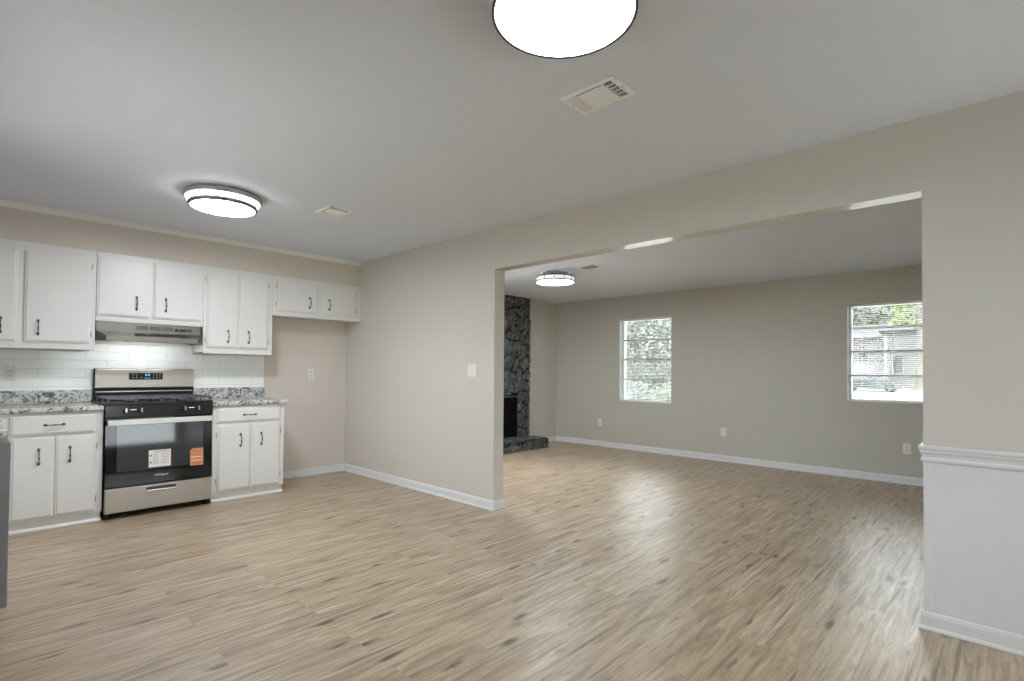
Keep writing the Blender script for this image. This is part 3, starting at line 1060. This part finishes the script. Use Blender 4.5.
# ------------------------------------------------------------------ range hood
hd = thing('range_hood', 'slim stainless under-cabinet range hood over the range', 'range hood', (1.127, 5.6, 1.42))
hx0, hx1 = 0.7475, 1.5075
hbd = MB()
hbd.box(hx0, hx1, 5.412, 5.732, 1.461, 1.5845)
for x in (hx0, hx1 - 0.004):
    hbd.box(x, x + 0.004, 5.412, 5.732, 1.421, 1.461)
hbo = hbd.build('hood_body', 'hood', hd)
v = [(hx0, 5.4115, 1.505), (hx1, 5.4115, 1.505), (hx1, 5.4115, 1.421), (hx0, 5.4115, 1.421),
     (hx0 + 0.05, 5.29, 1.462), (hx1 - 0.05, 5.29, 1.462), (hx1 - 0.05, 5.29, 1.421), (hx0 + 0.05, 5.29, 1.421)]
vz = MB()
vz.add(v, [(0, 1, 5, 4)], 0)
vz.add(v, [(4, 5, 6, 7)], 0)
vz.add(v, [(0, 4, 7, 3), (1, 2, 6, 5)], 1)
vz.add(v, [(3, 7, 6, 2)], 1)
vz.build('visor', ['hood', 'firemetal'], hd)
gr = MB()
for i in range(3):
    x = 1.02 + i * 0.094
    for j in range(4):
        gr.box(x, x + 0.082, 5.4105, 5.4125, 1.53 + j * 0.0085, 1.5345 + j * 0.0085, 0)
gr.build('vent_grille', 'slot', hbo)
sw = MB().box(1.305, 1.435, 5.409, 5.4125, 1.526, 1.552, 0, 0.001)
sw.box(1.325, 1.345, 5.4065, 5.4095, 1.533, 1.545, 1, 0.001)
sw.box(1.39, 1.42, 5.4065, 5.4095, 1.533, 1.545, 1, 0.001)
sw.build('switch_strip', ['black', 'firemetal'], hbo)
g2 = MB()
for i in range(4):
    x = 1.0 + i * 0.1
    for j in range(3):
        t = 0.3 + j * 0.16
        y, z = 5.4115 + (5.29 - 5.4115) * t, 1.505 + (1.462 - 1.505) * t
        g2.box(x, x + 0.085, y - 0.006, y + 0.004, z + 0.0008, z + 0.002, 0)
g2.build('lower_grille', 'slot', hd)
hl = MB().box(0.86, 1.4, 5.46, 5.58, 1.452, 1.4605, 0, 0.002)
hl.build('hood_lamp', 'hood_lamp', hd)
for x in (0.93, 1.2):
    MB().lathe([(0, 0), (0.008, 0), (0.008, 0.006), (0, 0.006)], (x, 5.31, 1.4145), 12).build('hood_screw', 'chrome', hd)


# ------------------------------------------------------------------ outlets and switches
def plate(kind, label, axis, c, u, z, gangs=1, parts='outlet', group=None, w=0.07, h=0.115):
    """cover plate on a wall facing -axis"""
    wd = w + (gangs - 1) * 0.046
    loc = (c, u, z) if axis == 'x' else (u, c, z)
    r = thing(kind, label, 'outlet' if parts != 'switch' else 'light switch', loc, group)

    def bx(mb, d0, d1, a, b, p, q, bev=0, mi=0):
        if axis == 'x':
            mb.box(c - d1, c - d0, u + a, u + b, z + p, z + q, mi, bev)
        else:
            mb.box(u + a, u + b, c - d1, c - d0, z + p, z + q, mi, bev)
    m = MB()
    bx(m, 0.0006, 0.006, -wd / 2, wd / 2, -h / 2, h / 2, 0.002)
    m.build('cover_plate', 'plastic', r)
    for g in range(gangs):
        o_ = (g - (gangs - 1) / 2) * 0.046
        if parts == 'switch':
            m = MB()
            bx(m, 0.0062, 0.0085, o_ - 0.0165, o_ + 0.0165, -0.033, 0.033, 0.001)
            m.build('rocker', 'plastic', r)
        else:
            for dz in (-0.02, 0.02):
                m = MB()
                bx(m, 0.0062, 0.009, o_ - 0.016, o_ + 0.016, dz - 0.014, dz + 0.014, 0.001)
                bx(m, 0.0091, 0.0096, o_ - 0.009, o_ - 0.006, dz - 0.002, dz + 0.008, 0, 1)
                bx(m, 0.0091, 0.0096, o_ + 0.006, o_ + 0.009, dz - 0.002, dz + 0.008, 0, 1)
                bx(m, 0.0091, 0.0096, o_ - 0.003, o_ + 0.003, dz - 0.010, dz - 0.005, 0, 1)
                m.build('receptacle', ['plastic', 'slot'], r)


OG = 'white wall outlets'
plate('wall_outlet', 'white outlet on the tan kitchen wall below the small corner cabinet', 'y', YK, 2.725, 1.145, group=OG)
plate('wall_outlet', 'white outlet on the subway tile above the left countertop', 'y', YK - 0.0085, 0.262, 1.148, group=OG)
plate('light_switch', 'white two-gang light switch on the partition beside the opening', 'x', XP, 3.492, 1.203, 2, 'switch', w=0.08)
plate('wall_outlet', 'white outlet low on the window wall, nearest the fireplace', 'x', XB, 4.783, 0.383, group=OG)
plate('wall_outlet', 'white outlet low on the window wall, between the two windows', 'x', XB, 2.795, 0.397, group=OG)
plate('wall_outlet', 'white outlet low on the window wall, under the right window beside the chair rail', 'x', XB, 0.802, 0.386, group=OG)
cb = MB()
cb.tube([(XB - 0.008, 4.70, 0.1), (XB - 0.02, 4.71, 0.09), (XB - 0.03, 4.73, 0.06), (XB - 0.035, 4.76, 0.03), (XB - 0.05, 4.72, 0.008), (XB - 0.04, 4.68, 0.01), (XB - 0.03, 4.71, 0.045)], 0.0075, 8)
tag(cb.build('coaxial_cable', 'plastic'), 'short white coaxial cable end curled at the baseboard near the fireplace corner', 'cable')


# ------------------------------------------------------------------ ceiling lights
def disc(mb, c, r, mi=0, n=64, dome=0.0):
    mb.lathe([(r, 0), (r * 0.8, -dome * 0.5), (r * 0.4, -dome * 0.9), (0.0005, -dome)], c, n, mi)


LG = 'flush ceiling lights'
cl = (1.33, 1.042)
r = thing('ceiling_light', 'large round flush ceiling light with thin dark rim, near the middle of the dining ceiling', 'ceiling light', (*cl, H), LG)
MB().lathe([(0.0005, -0.001), (0.19, -0.001), (0.19, -0.03), (0.222, -0.055), (0.222, -0.06)], (*cl, H), 64).build('lamp_base', 'nickel', r)
MB().lathe([(0.226, -0.052), (0.2345, -0.06), (0.236, -0.08), (0.231, -0.084), (0.2255, -0.079), (0.225, -0.06)], (*cl, H), 64).build('rim', 'bronze_rim', r)
d = MB()
disc(d, (*cl, H - 0.0785), 0.226, dome=0.004)
d.build('diffuser', 'lamp', r)

cl = (1.263, 4.058)
r = thing('ceiling_light', 'two-tier round flush ceiling light above the kitchen', 'ceiling light', (*cl, H), LG)
MB().lathe([(0.0005, -0.001), (0.238, -0.001), (0.245, -0.006), (0.246, -0.034), (0.243, -0.042), (0.236, -0.044), (0.232, -0.04)], (*cl, H), 64).build('metal_pan', 'nickel', r)
d = MB().lathe([(0.235, -0.0425), (0.228, -0.058), (0.215, -0.072)], (*cl, H), 64)
d.build('upper_diffuser', 'lamp_kitchen_side', r)
MB().lathe([(0.214, -0.066), (0.219, -0.07), (0.2195, -0.094), (0.215, -0.099), (0.205, -0.098), (0.204, -0.09)], (*cl, H), 64).build('inner_ring', 'ring_grey', r)
d = MB()
disc(d, (*cl, H - 0.0955), 0.2045, dome=0.006)
d.build('lower_diffuser', 'lamp_kitchen', r)

def drum_light(cl, label, diff):
    r = thing('ceiling_light', label, 'ceiling light', (*cl, H2), LG)
    MB().lathe([(0.0005, -0.001), (0.15, -0.001), (0.15, -0.045), (0.0005, -0.046)], (*cl, H2), 48).build('lamp_base', 'nickel', r)
    MB().lathe([(0.151, -0.046), (0.228, -0.047), (0.234, -0.05), (0.234, -0.06), (0.228, -0.062), (0.151, -0.058), (0.151, -0.046)], (*cl, H2), 64).build('upper_ring', 'ring_grey', r)
    MB().lathe([(0.2255, -0.0615), (0.2265, -0.08), (0.2255, -0.105)], (*cl, H2), 64).build('drum_shade', 'lamp_side', r)
    MB().lathe([(0.224, -0.102), (0.231, -0.1035), (0.234, -0.107), (0.234, -0.117), (0.229, -0.120), (0.22, -0.118), (0.219, -0.11)], (*cl, H2), 64).build('lower_ring', 'ring_grey', r)
    d = MB()
    disc(d, (*cl, H2 - 0.1165), 0.2198, dome=0.006)
    d.build('diffuser', diff, r)
    for k in range(12):
        t = 2 * PI * k / 12 + 0.1
        p = (cl[0] + 0.2305 * math.cos(t), cl[1] + 0.2305 * math.sin(t))
        MB().tube([(*p, H2 - 0.061), (*p, H2 - 0.106)], 0.003, 6).build('side_bar', 'ring_grey', r)


drum_light((4.88, 3.93), 'drum ceiling light with glowing sides, seen through the opening in the living room', 'lamp_soft')
drum_light((4.15, 4.72), 'unseen drum light added to brighten the living room, hidden behind the partition', 'lamp_kitchen')  # extra lamp added as fill for the living room corner


# ------------------------------------------------------------------ ceiling vents
def vent(label, x0, x1, y0, y1, z, blade='vent'):
    r = thing('ceiling_vent', label, 'vent', ((x0 + x1) / 2, (y0 + y1) / 2, z), 'white ceiling air vents')
    f = 0.024
    m = MB()
    m.sweep([(x0, y0), (x0, y1), (x1, y1), (x1, y0), (x0, y0)][::-1], [(0, z - 0.0008), (0, z - 0.004), (-0.004, z - 0.007), (-f + 0.004, z - 0.009), (-f, z - 0.006), (-f, z - 0.0008)][::1])
    m.build('vent_frame', 'vent', r)
    b = MB().box(x0 + f - 0.002, x1 - f + 0.002, y0 + f - 0.002, y1 - f + 0.002, z - 0.0012, z - 0.0005)
    b.build('vent_backing', 'dark', r)
    l = MB()
    ex = (y1 - y0 - 2 * f) * 0.18

    def louver(p, q, tilt):
        """thin blade from p to q (floor plan) tilted sideways"""
        d = (Vector(q) - Vector(p)).normalized()
        n = Vector((d.y, -d.x)) * tilt
        a = [(p[0], p[1], z - 0.0015), (q[0], q[1], z - 0.0015), (q[0] + n.x, q[1] + n.y, z - 0.0085), (p[0] + n.x, p[1] + n.y, z - 0.0085)]
        l.add(a, [(0, 1, 2, 3)])
        l.add([(x, y, zz + 0.0007) for x, y, zz in a], [(3, 2, 1, 0)])
    n = 10
    for i in range(n):
        x = x0 + f + (x1 - x0 - 2 * f) * (i + 0.5) / n
        louver((x + 0.006, y0 + f + ex + 0.006), (x + 0.006, y1 - f - ex - 0.006), 0.0142)
    # divider bars
    l.box(x0 + f, x1 - f, y0 + f + ex, y0 + f + ex + 0.005, z - 0.009, z - 0.0015)
    l.box(x0 + f, x1 - f, y1 - f - ex - 0.005, y1 - f - ex, z - 0.009, z - 0.0015)
    m_ = 6
    for i in range(3):
        y = y0 + f + ex * (i + 0.55) / 3
        louver((x0 + f, y), (x1 - f, y), 0.0105)
    for i in range(m_):
        y = y1 - f - ex * (i + 0.5) / m_
        louver((x0 + f, y), (x1 - f, y), -0.0105)
    for i in range(4):
        x = x0 + f + (x1 - x0 - 2 * f) * (i + 1) / 5
        l.box(x - 0.002, x + 0.002, y0 + f, y0 + f + ex, z - 0.0088, z - 0.0015)
    l.build('louvers', blade, r, fix=False)
    for y in (y0 + f * 0.45, y1 - f * 0.45):
        MB().lathe([(0.0005, -0.0095), (0.004, -0.009), (0.004, -0.006)], ((x0 + x1) / 2, y, z), 10).build('screw', 'chrome', r)


vent('white ceiling vent beside the large dining ceiling light', 1.845, 2.038, 1.189, 1.470, H)
vent('small white ceiling vent right of the two-tier kitchen light', 1.884, 2.079, 3.69, 3.94, H)
vent('small white ceiling vent beside the drum light in the living room', 4.75, 4.937, 3.3, 3.52, H2, 'alu_grey')


# ------------------------------------------------------------------ stone fireplace
rng = np.random.default_rng(5)


def stone_grid(mb, P, w, h, pitch, amp, hole=None, res=0.0125, flat_edges=True):
    """irregular stones as relief over a w x h rectangle; P(u, v, height) gives the 3D point"""
    nx, ny = max(2, int(w / res)), max(2, int(h / res))
    gx, gy = int(w / pitch) + 2, int(h / (pitch * 1.25)) + 2
    S = []
    for i in range(-1, gx + 1):
        for j in range(-1, gy + 1):
            S.append(((i + 0.5 * (j % 2) + rng.uniform(-0.38, 0.38)) * pitch, (j + rng.uniform(-0.4, 0.4)) * pitch * 1.25))
    S = np.array(S)
    tilt = rng.uniform(-0.16, 0.16, (len(S), 2))
    lift = rng.uniform(0.55, 1.0, len(S))
    U, V = np.meshgrid(np.linspace(0, w, nx + 1), np.linspace(0, h, ny + 1), indexing='ij')
    wu = U + 0.016 * np.sin(V * 23 + 1.3) + 0.010 * np.sin(U * 41 + V * 17)
    wv_ = V + 0.016 * np.sin(U * 27 + 0.4) + 0.010 * np.sin(V * 37 - U * 19)
    D = np.sqrt((wu[..., None] - S[:, 0]) ** 2 + ((wv_[..., None] - S[:, 1]) * 0.85) ** 2)
    idx = np.argsort(D, axis=-1)[..., :2]
    d1 = np.take_along_axis(D, idx[..., :1], -1)[..., 0]
    d2 = np.take_along_axis(D, idx[..., 1:2], -1)[..., 0]
    e = d2 - d1
    k = idx[..., 0]
    t = np.clip((e - 0.008) / 0.03, 0, 1)
    t = t * t * (3 - 2 * t)
    hgt = t * (amp * lift[k] + (U - S[k, 0]) * tilt[k, 0] * 0.5 + (V - S[k, 1]) * tilt[k, 1] * 0.5)
    hgt = np.clip(hgt, 0, amp * 1.7) + 0.001 * np.sin(U * 60) * np.sin(V * 57)
    vs_, fs, mi = [], [], []
    for i in range(nx + 1):
        for j in range(ny + 1):
            vs_.append(P(U[i, j], V[i, j], float(hgt[i, j])))
    A, B = [], []
    for i in range(nx):
        for j in range(ny):
            uc, vc = (U[i, j] + U[i + 1, j]) / 2, (V[i, j] + V[i, j + 1]) / 2
            if hole and hole[0] < uc < hole[1] and hole[2] < vc < hole[3]:
                continue
            q = (i * (ny + 1) + j, (i + 1) * (ny + 1) + j, (i + 1) * (ny + 1) + j + 1, i * (ny + 1) + j + 1)
            (B if (e[i, j] + e[i + 1, j + 1]) / 2 < 0.0145 else A).append(q)
    o = len(mb.v)
    mb.add(vs_, A, 0, True)
    for q in B:
        mb.f.append(tuple(x + o for x in q))
        mb.mi.append(1)
        mb.smooth.append(True)


FX0, FX1, FY = 4.75, 6.347, 5.645
fpl = thing('fireplace', 'floor-to-ceiling dark grey stone fireplace with raised hearth in the living room', 'fireplace', (5.55, 5.6, 0))
su = MB()
OX0, OX1, OZ0, OZ1 = 5.1, 6.055, 0.166, 0.83
stone_grid(su, lambda u, v, h: (FX0 + u, FY - h, v + 0.001), FX1 - FX0, H2 - 0.002, 0.155, 0.026, hole=(OX0 - FX0, OX1 - FX0, OZ0, OZ1))
# right and left returns
stone_grid(su, lambda u, v, h: (FX1 + h * 0.3, FY + u, v + 0.001), YW - FY - 0.001, H2 - 0.002, 0.17, 0.02)
stone_grid(su, lambda u, v, h: (FX0 - h * 0.3, FY + u, v + 0.001), YW - FY - 0.001, H2 - 0.002, 0.17, 0.02)
su.build('stone_surround', ['stone', 'mortar'], fpl)
fb = MB()
iv = [(OX0 - 0.008, FY - 0.015, OZ0 - 0.006), (OX1 + 0.008, FY - 0.015, OZ0 - 0.006), (OX1 + 0.008, FY - 0.015, OZ1 + 0.01), (OX0 - 0.008, FY - 0.015, OZ1 + 0.01),
      (OX0 - 0.008, YW - 0.002, OZ0 - 0.006), (OX1 + 0.008, YW - 0.002, OZ0 - 0.006), (OX1 + 0.008, YW - 0.002, OZ1 + 0.01), (OX0 - 0.008, YW - 0.002, OZ1 + 0.01)]
fb.add(iv, [(0, 1, 5, 4), (1, 2, 6, 5), (2, 3, 7, 6), (3, 0, 4, 7), (4, 5, 6, 7)])
fb.build('firebox', 'soot', fpl)
fm = MB()
fm.box(OX0, OX1 - 0.001, FY - 0.024, FY - 0.012, OZ1 - 0.045, OZ1 - 0.018, 0, 0.003)
fm.build('damper_bar', 'firemetal', fpl)
cu = MB()
nn = 120
vv, ff = [], []
for i in range(nn + 1):
    x = OX0 + 0.01 + (OX1 - OX0 - 0.02) * i / nn
    y = FY - 0.004 + 0.009 * math.sin(i * 1.05) + 0.003 * math.sin(i * 2.3)
    vv += [(x, y, OZ0 + 0.004), (x, y, OZ1 - 0.046)]
for i in range(nn):
    ff.append((2 * i, 2 * i + 2, 2 * i + 3, 2 * i + 1))
cu.add(vv, ff, 0, True)
cu.build('mesh_curtain', 'mesh_curtain', fpl)
he = MB()
hX0, hX1, hY, hZ = 4.7, 6.38, 5.268, 0.148
stone_grid(he, lambda u, v, h: (hX0 + u, hY - h * 0.8, v + 0.001), hX1 - hX0, hZ, 0.24, 0.02)
stone_grid(he, lambda u, v, h: (hX0 + u, hY + v, hZ + h * 0.6), hX1 - hX0, FY - hY, 0.26, 0.02)
stone_grid(he, lambda u, v, h: (hX1 + h * 0.5, hY + u, v + 0.001), FY - hY + 0.03, hZ, 0.24, 0.02)
stone_grid(he, lambda u, v, h: (hX0 - h * 0.5, hY + u, v + 0.001), FY - hY + 0.03, hZ, 0.24, 0.02)
he.build('hearth', ['stone', 'mortar'], fpl)


# ------------------------------------------------------------------ outside the windows
GZ = -0.2
lawn = MB().box(-45, 110, -45, 70, GZ - 0.3, GZ)
lw = lawn.build('lawn', 'grass')
struct(lw, 'pale lawn outside the windows')
dv = MB().prism([(20, 6.2), (24, 5.2), (38.0, 4.6), (38.0, 22), (20, 22)], 'z', GZ + 0.001, GZ + 0.02)
struct(dv.build('driveway', 'concrete'), 'pale concrete driveway')
wk = MB().box(-8, 12.0, -9, 14, GZ + 0.001, GZ + 0.02)  # added pale reflector, throws daylight up through the windows
struct(wk.build('bounce_slab', 'concrete'), 'unseen pale concrete slab round the house, added to bounce daylight in')
rd = MB().box(38.02, 52, -40, 70, GZ + 0.001, GZ + 0.015)
struct(rd.build('road', 'asphalt'), 'grey street outside')
kb = MB().box(52.02, 52.3, -40, 70, GZ + 0.001, GZ + 0.14)
struct(kb.build('kerb', 'concrete'), 'pale kerb across the street')


def blob_tree(name, label, x, y, trunk_h, trunk_r, crowns, leafmat, nleaf, leaf, group, seed, branches=()):
    rd_ = random.Random(seed)
    r = thing(name, label, 'tree', (x, y, GZ), group)
    if trunk_h:
        t = MB()
        t.tube([(x, y, GZ), (x + 0.05, y + 0.02, GZ + trunk_h * 0.1), (x + 0.02, y - 0.06, GZ + trunk_h * 0.5), (x + 0.1, y + 0.05, GZ + trunk_h)], [trunk_r * 1.4, trunk_r, trunk_r * 0.85, trunk_r * 0.6], 10)
        for (dy, dz, z0) in branches:
            t.tube([(x, y, GZ + z0), (x + 0.1, y + dy * 0.5, GZ + z0 + dz * 0.6), (x, y + dy, GZ + z0 + dz)], [trunk_r * 0.45, trunk_r * 0.35, trunk_r * 0.15], 7)
        t.build('trunk', 'bark', r)
    f = MB()
    vs_, fs = [], []
    for _ in range(nleaf):
        cx, cy, cz, rx, ry, rz = rd_.choice(crowns)
        while True:
            p = Vector((rd_.uniform(-1, 1), rd_.uniform(-1, 1), rd_.uniform(-1, 1)))
            if 0.1 < p.length < 1:
                break
        p *= (0.55 + 0.45 * rd_.random()) / max(p.length, 0.3) if rd_.random() < 0.6 else 1
        q = Vector((x + cx + p.x * rx, y + cy + p.y * ry, GZ + cz + p.z * rz))
        a = Vector((rd_.gauss(0, 1), rd_.gauss(0, 1), rd_.gauss(0, 1))).normalized()
        b = a.orthogonal().normalized()
        s_ = leaf * rd_.uniform(0.6, 1.3)
        o = len(vs_)
        vs_ += [q - a * s_, q + b * s_ * 0.5, q + a * s_, q - b * s_ * 0.5]
        fs.append((o, o + 1, o + 2, o + 3))
    f.add(vs_, fs, 0)
    f.build('foliage', leafmat, r, fix=False)
    return r


TG = 'trees beyond the house across the street'
blob_tree('tree', 'pale green tree left of the house across the street, seen in the right window', 75.5, 17.2, 6, 0.35, [(0, 0, 6.5, 2.6, 2.4, 2.6), (0, 1.5, 9, 2.4, 2.2, 2.2)], 'leaf', 2600, 0.26, TG, 1)
blob_tree('tree', 'thin-crowned tree with a bare grey trunk behind the house roof, seen in the right window', 75, 12.4, 9.5, 0.4, [(0, -0.4, 9.2, 1.5, 1.3, 1.1), (0, -1.4, 8.6, 1.2, 0.9, 0.7)], 'leaf_grey', 420, 0.26, TG, 2, [(1.4, 2.2, 5.0), (-1.8, 2.0, 5.6)])
blob_tree('tree', 'yellow-green tree above the right half of the house roof, seen in the right window', 75, 8.9, 6, 0.3, [(0, 0.0, 6.6, 1.7, 1.5, 1.9), (0, -0.9, 7.6, 1.6, 1.3, 1.7)], 'leaf_bright', 1500, 0.25, TG, 3)
blob_tree('tree', 'tall thick-trunked tree in front of the right house wing, in the right window', 56.0, 5.35, 8.6, 0.3, [(1, -0.8, 7.2, 1.7, 1.9, 1.7), (1, 0.9, 9.0, 1.7, 1.6, 1.0)], 'leaf_grey', 900, 0.22, TG, 4, [(1.6, 1.6, 5.0), (-1.5, 1.4, 5.4)])
for i, (x, y, hh_, mt, lab) in enumerate([
        (17.2, 9.2, 3.6, 'leaf_grey', 'dense grey-green tree filling the right part of the left window'),
        (18.9, 12.9, 4.2, 'leaf', 'tall light-green tree filling the left part of the left window'),
        (23.5, 12.8, 5.6, 'leaf_bright', 'yellow-green tree rising behind the others in the left window')]):
    blob_tree('tree', lab, x, y, hh_ * 0.55, 0.12, [(0, 0, hh_ * 0.55, 1.5, 1.7, hh_ * 0.5), (0.2, 0.6, hh_ * 0.8, 1.3, 1.2, hh_ * 0.3), (0, -0.4, hh_ * 0.25, 1.2, 1.3, hh_ * 0.25)], mt, 15000, 0.07, 'trees outside the left window', 20 + i)
for i, (x, y, mt, lab) in enumerate([
        (29.5, 15.6, 'leaf_grey', 'big tree in the farthest row, at the right of the left window'),
        (35.5, 20.6, 'leaf', 'big tree in the farthest row, at the left of the left window')]):
    blob_tree('tree', lab, x, y, 4, 0.25, [(0, 0, 1.6, 2.2, 2.4, 1.8), (0, 0, 4.2, 2.4, 2.6, 2.0), (0.5, 0.4, 6.5, 2.0, 2.2, 1.8)], mt, 9000, 0.16, 'trees outside the left window', 80 + i)
for i, (x, y, lab) in enumerate([(14.4, 8.6, 'low grey-green bush at the lower middle of the left window'), (14.0, 6.7, 'pale bush at the lower right corner of the left window'), (14.6, 10.5, 'low bush at the lower left corner of the left window')]):
    rd_ = blob_tree('bush', lab, x, y, 0.25, 0.04, [(0, 0, 0.6, 0.75, 0.85, 0.6)], 'leaf_grey' if i != 1 else 'leaf', 2600, 0.05, 'bushes outside the left window', 40 + i)
    rd_['category'] = 'bush'

for i, (x, y, hh_, mt, lab) in enumerate([
        (80, 14.0, 13.5, 'leaf', 'rounded tall tree behind the left end of the house roof'),
        (88, 11.6, 13.0, 'leaf_grey', 'grey-green tall tree far behind the middle of the house roof'),
        (80, 8.2, 14.0, 'leaf_bright', 'bright tall tree behind the right house wing')]):
    blob_tree('tree', lab, x, y, hh_ * 0.5, 0.3, [(0, 0, hh_ * 0.74, 2.0, 1.7, hh_ * 0.24), (0, 0.9, hh_ * 0.55, 1.8, 1.6, hh_ * 0.2), (0, -0.9, hh_ * 0.6, 1.8, 1.6, hh_ * 0.2)], mt, 3800, 0.3, TG, 60 + i)

# house across the street
ho = thing('house', 'pale house with pinkish siding and white garage across the street', 'house', (62, 8.0, GZ))
MB().box(60, 70, 8.35, 15.5, GZ, 4.75).build('wall', 'brick', ho)
MB().box(58.8, 70, 1.5, 8.3, GZ, 5.0).build('wall', 'siding', ho)
rf = MB()
rf.prism([(59.3, 4.76), (59.3, 4.95), (65, 6.3), (70.6, 4.95), (70.6, 4.76)], 'y', 8.32, 15.9)
rf.build('roof', 'shingle', ho)
rf = MB()
rf.prism([(58.2, 5.01), (58.2, 5.2), (64.5, 6.0), (70.6, 5.2), (70.6, 5.01)], 'y', 1.1, 8.6)
rf.build('roof', 'shingle', ho)
MB().box(59.2, 59.29, 8.35, 15.9, 4.7, 4.98).build('fascia', 'house_white', ho)
gd = MB().box(59.94, 59.998, 9.3, 12.3, GZ + 0.02, 2.1, 0)
for k in range(3):
    gd.box(59.92, 59.939, 9.36, 12.24, GZ + 0.1 + k * 0.58, GZ + 0.58 + k * 0.58, 0)
gd.build('garage_door', 'house_white', ho)
for (x, y0, y1, z0, z1) in ((60, 9.75, 10.5, 2.35, 3.35), (58.8, 6.9, 7.6, 1.3, 2.9), (58.8, 3.2, 4.3, 1.3, 2.9)):
    wf = MB()
    wf.box(x - 0.06, x - 0.002, y0 - 0.08, y1 + 0.08, z0 - 0.08, z0)
    wf.box(x - 0.06, x - 0.002, y0 - 0.08, y1 + 0.08, z1, z1 + 0.08)
    wf.box(x - 0.06, x - 0.002, y0 - 0.08, y0, z0, z1)
    wf.box(x - 0.06, x - 0.002, y1, y1 + 0.08, z0, z1)
    w_ = wf.build('house_window', 'house_white', ho)
    MB().box(x - 0.03, x - 0.004, y0, y1, z0, z1).build('pane', 'house_glass', w_)
cp_ = MB()
for z in (GZ, ):
    cp_.box(58.66, 58.798, 8.05, 8.29, GZ, 5.0)
    cp_.box(58.66, 58.798, 1.52, 1.7, GZ, 5.0)
cp_.build('corner_board', 'house_white', ho)

# parked car
CX, CY = 50.2, 8.0
car = thing('car', 'silver-grey parked car on the street, seen through the right window', 'car', (CX, CY, GZ + 0.015))
L2 = 2.15
bp_ = [(-L2, 0.35), (-L2 + 0.02, 0.62), (-L2 + 0.15, 0.78), (-1.15, 0.92), (-0.95, 0.95), (1.35, 0.98), (1.95, 0.95), (L2, 0.85), (L2, 0.4), (L2 - 0.1, 0.25), (-L2 + 0.1, 0.25)]
cabp = [(-1.1, 0.93), (-0.45, 1.36), (-0.1, 1.43), (0.75, 1.43), (1.1, 1.36), (1.75, 0.97)]


def car_prism(poly, hw, top_in, mi=0):
    mb = MB()
    zs_ = [p[1] for p in poly]
    lo_, hi_ = min(zs_), max(zs_)
    vs_ = []
    for sgn in (-1, 1):
        for y, z in poly:
            vs_.append((CX + sgn * (hw - top_in * (z - lo_) / (hi_ - lo_)), CY + y, GZ + 0.015 + z))
    n = len(poly)
    fs = [tuple(range(n)), tuple(range(2 * n - 1, n - 1, -1))] + [(i, (i + 1) % n, n + (i + 1) % n, n + i) for i in range(n)]
    mb.add(vs_, fs, mi)
    return mb


bo = car_prism(bp_, 0.9, 0.06).build('car_body', 'car_paint', car)
gl_ = car_prism(cabp, 0.82, 0.2).build('glass_house', 'car_glass', car)
rr_ = [(-0.42, 1.375), (-0.1, 1.44), (0.75, 1.44), (1.06, 1.375), (0.75, 1.4), (-0.1, 1.4)]
car_prism(rr_, 0.66, 0.04).build('roof', 'car_paint', car)
for wy in (-1.35, 1.3):
    for sx in (-1, 1):
        w_ = MB()
        x0 = CX + sx * 0.76
        pr = [(0.0005, 0.0), (0.2, 0.0), (0.31, 0.0), (0.32, 0.03), (0.32, 0.17), (0.31, 0.2), (0.2, 0.2), (0.0005, 0.2)]
        vs_, fs = [], []
        n = 20
        for rr, hh_ in pr:
            for k in range(n):
                t = 2 * PI * k / n
                vs_.append((x0 + sx * (hh_ - 0.05), CY + wy + rr * math.cos(t), GZ + 0.337 + rr * math.sin(t)))
        for i in range(len(pr) - 1):
            for k in range(n):
                fs.append((i * n + k, i * n + (k + 1) % n, (i + 1) * n + (k + 1) % n, (i + 1) * n + k))
        w_.add(vs_, fs[:3 * n] + fs[4 * n:6 * n], 0, False)
        w_.add(vs_, fs[3 * n:4 * n], 0)
        w_.add(vs_, fs[6 * n:], 1)
        w_.build('wheel', ['rubber', 'firemetal'], car)
bpy.context.view_layer.update()
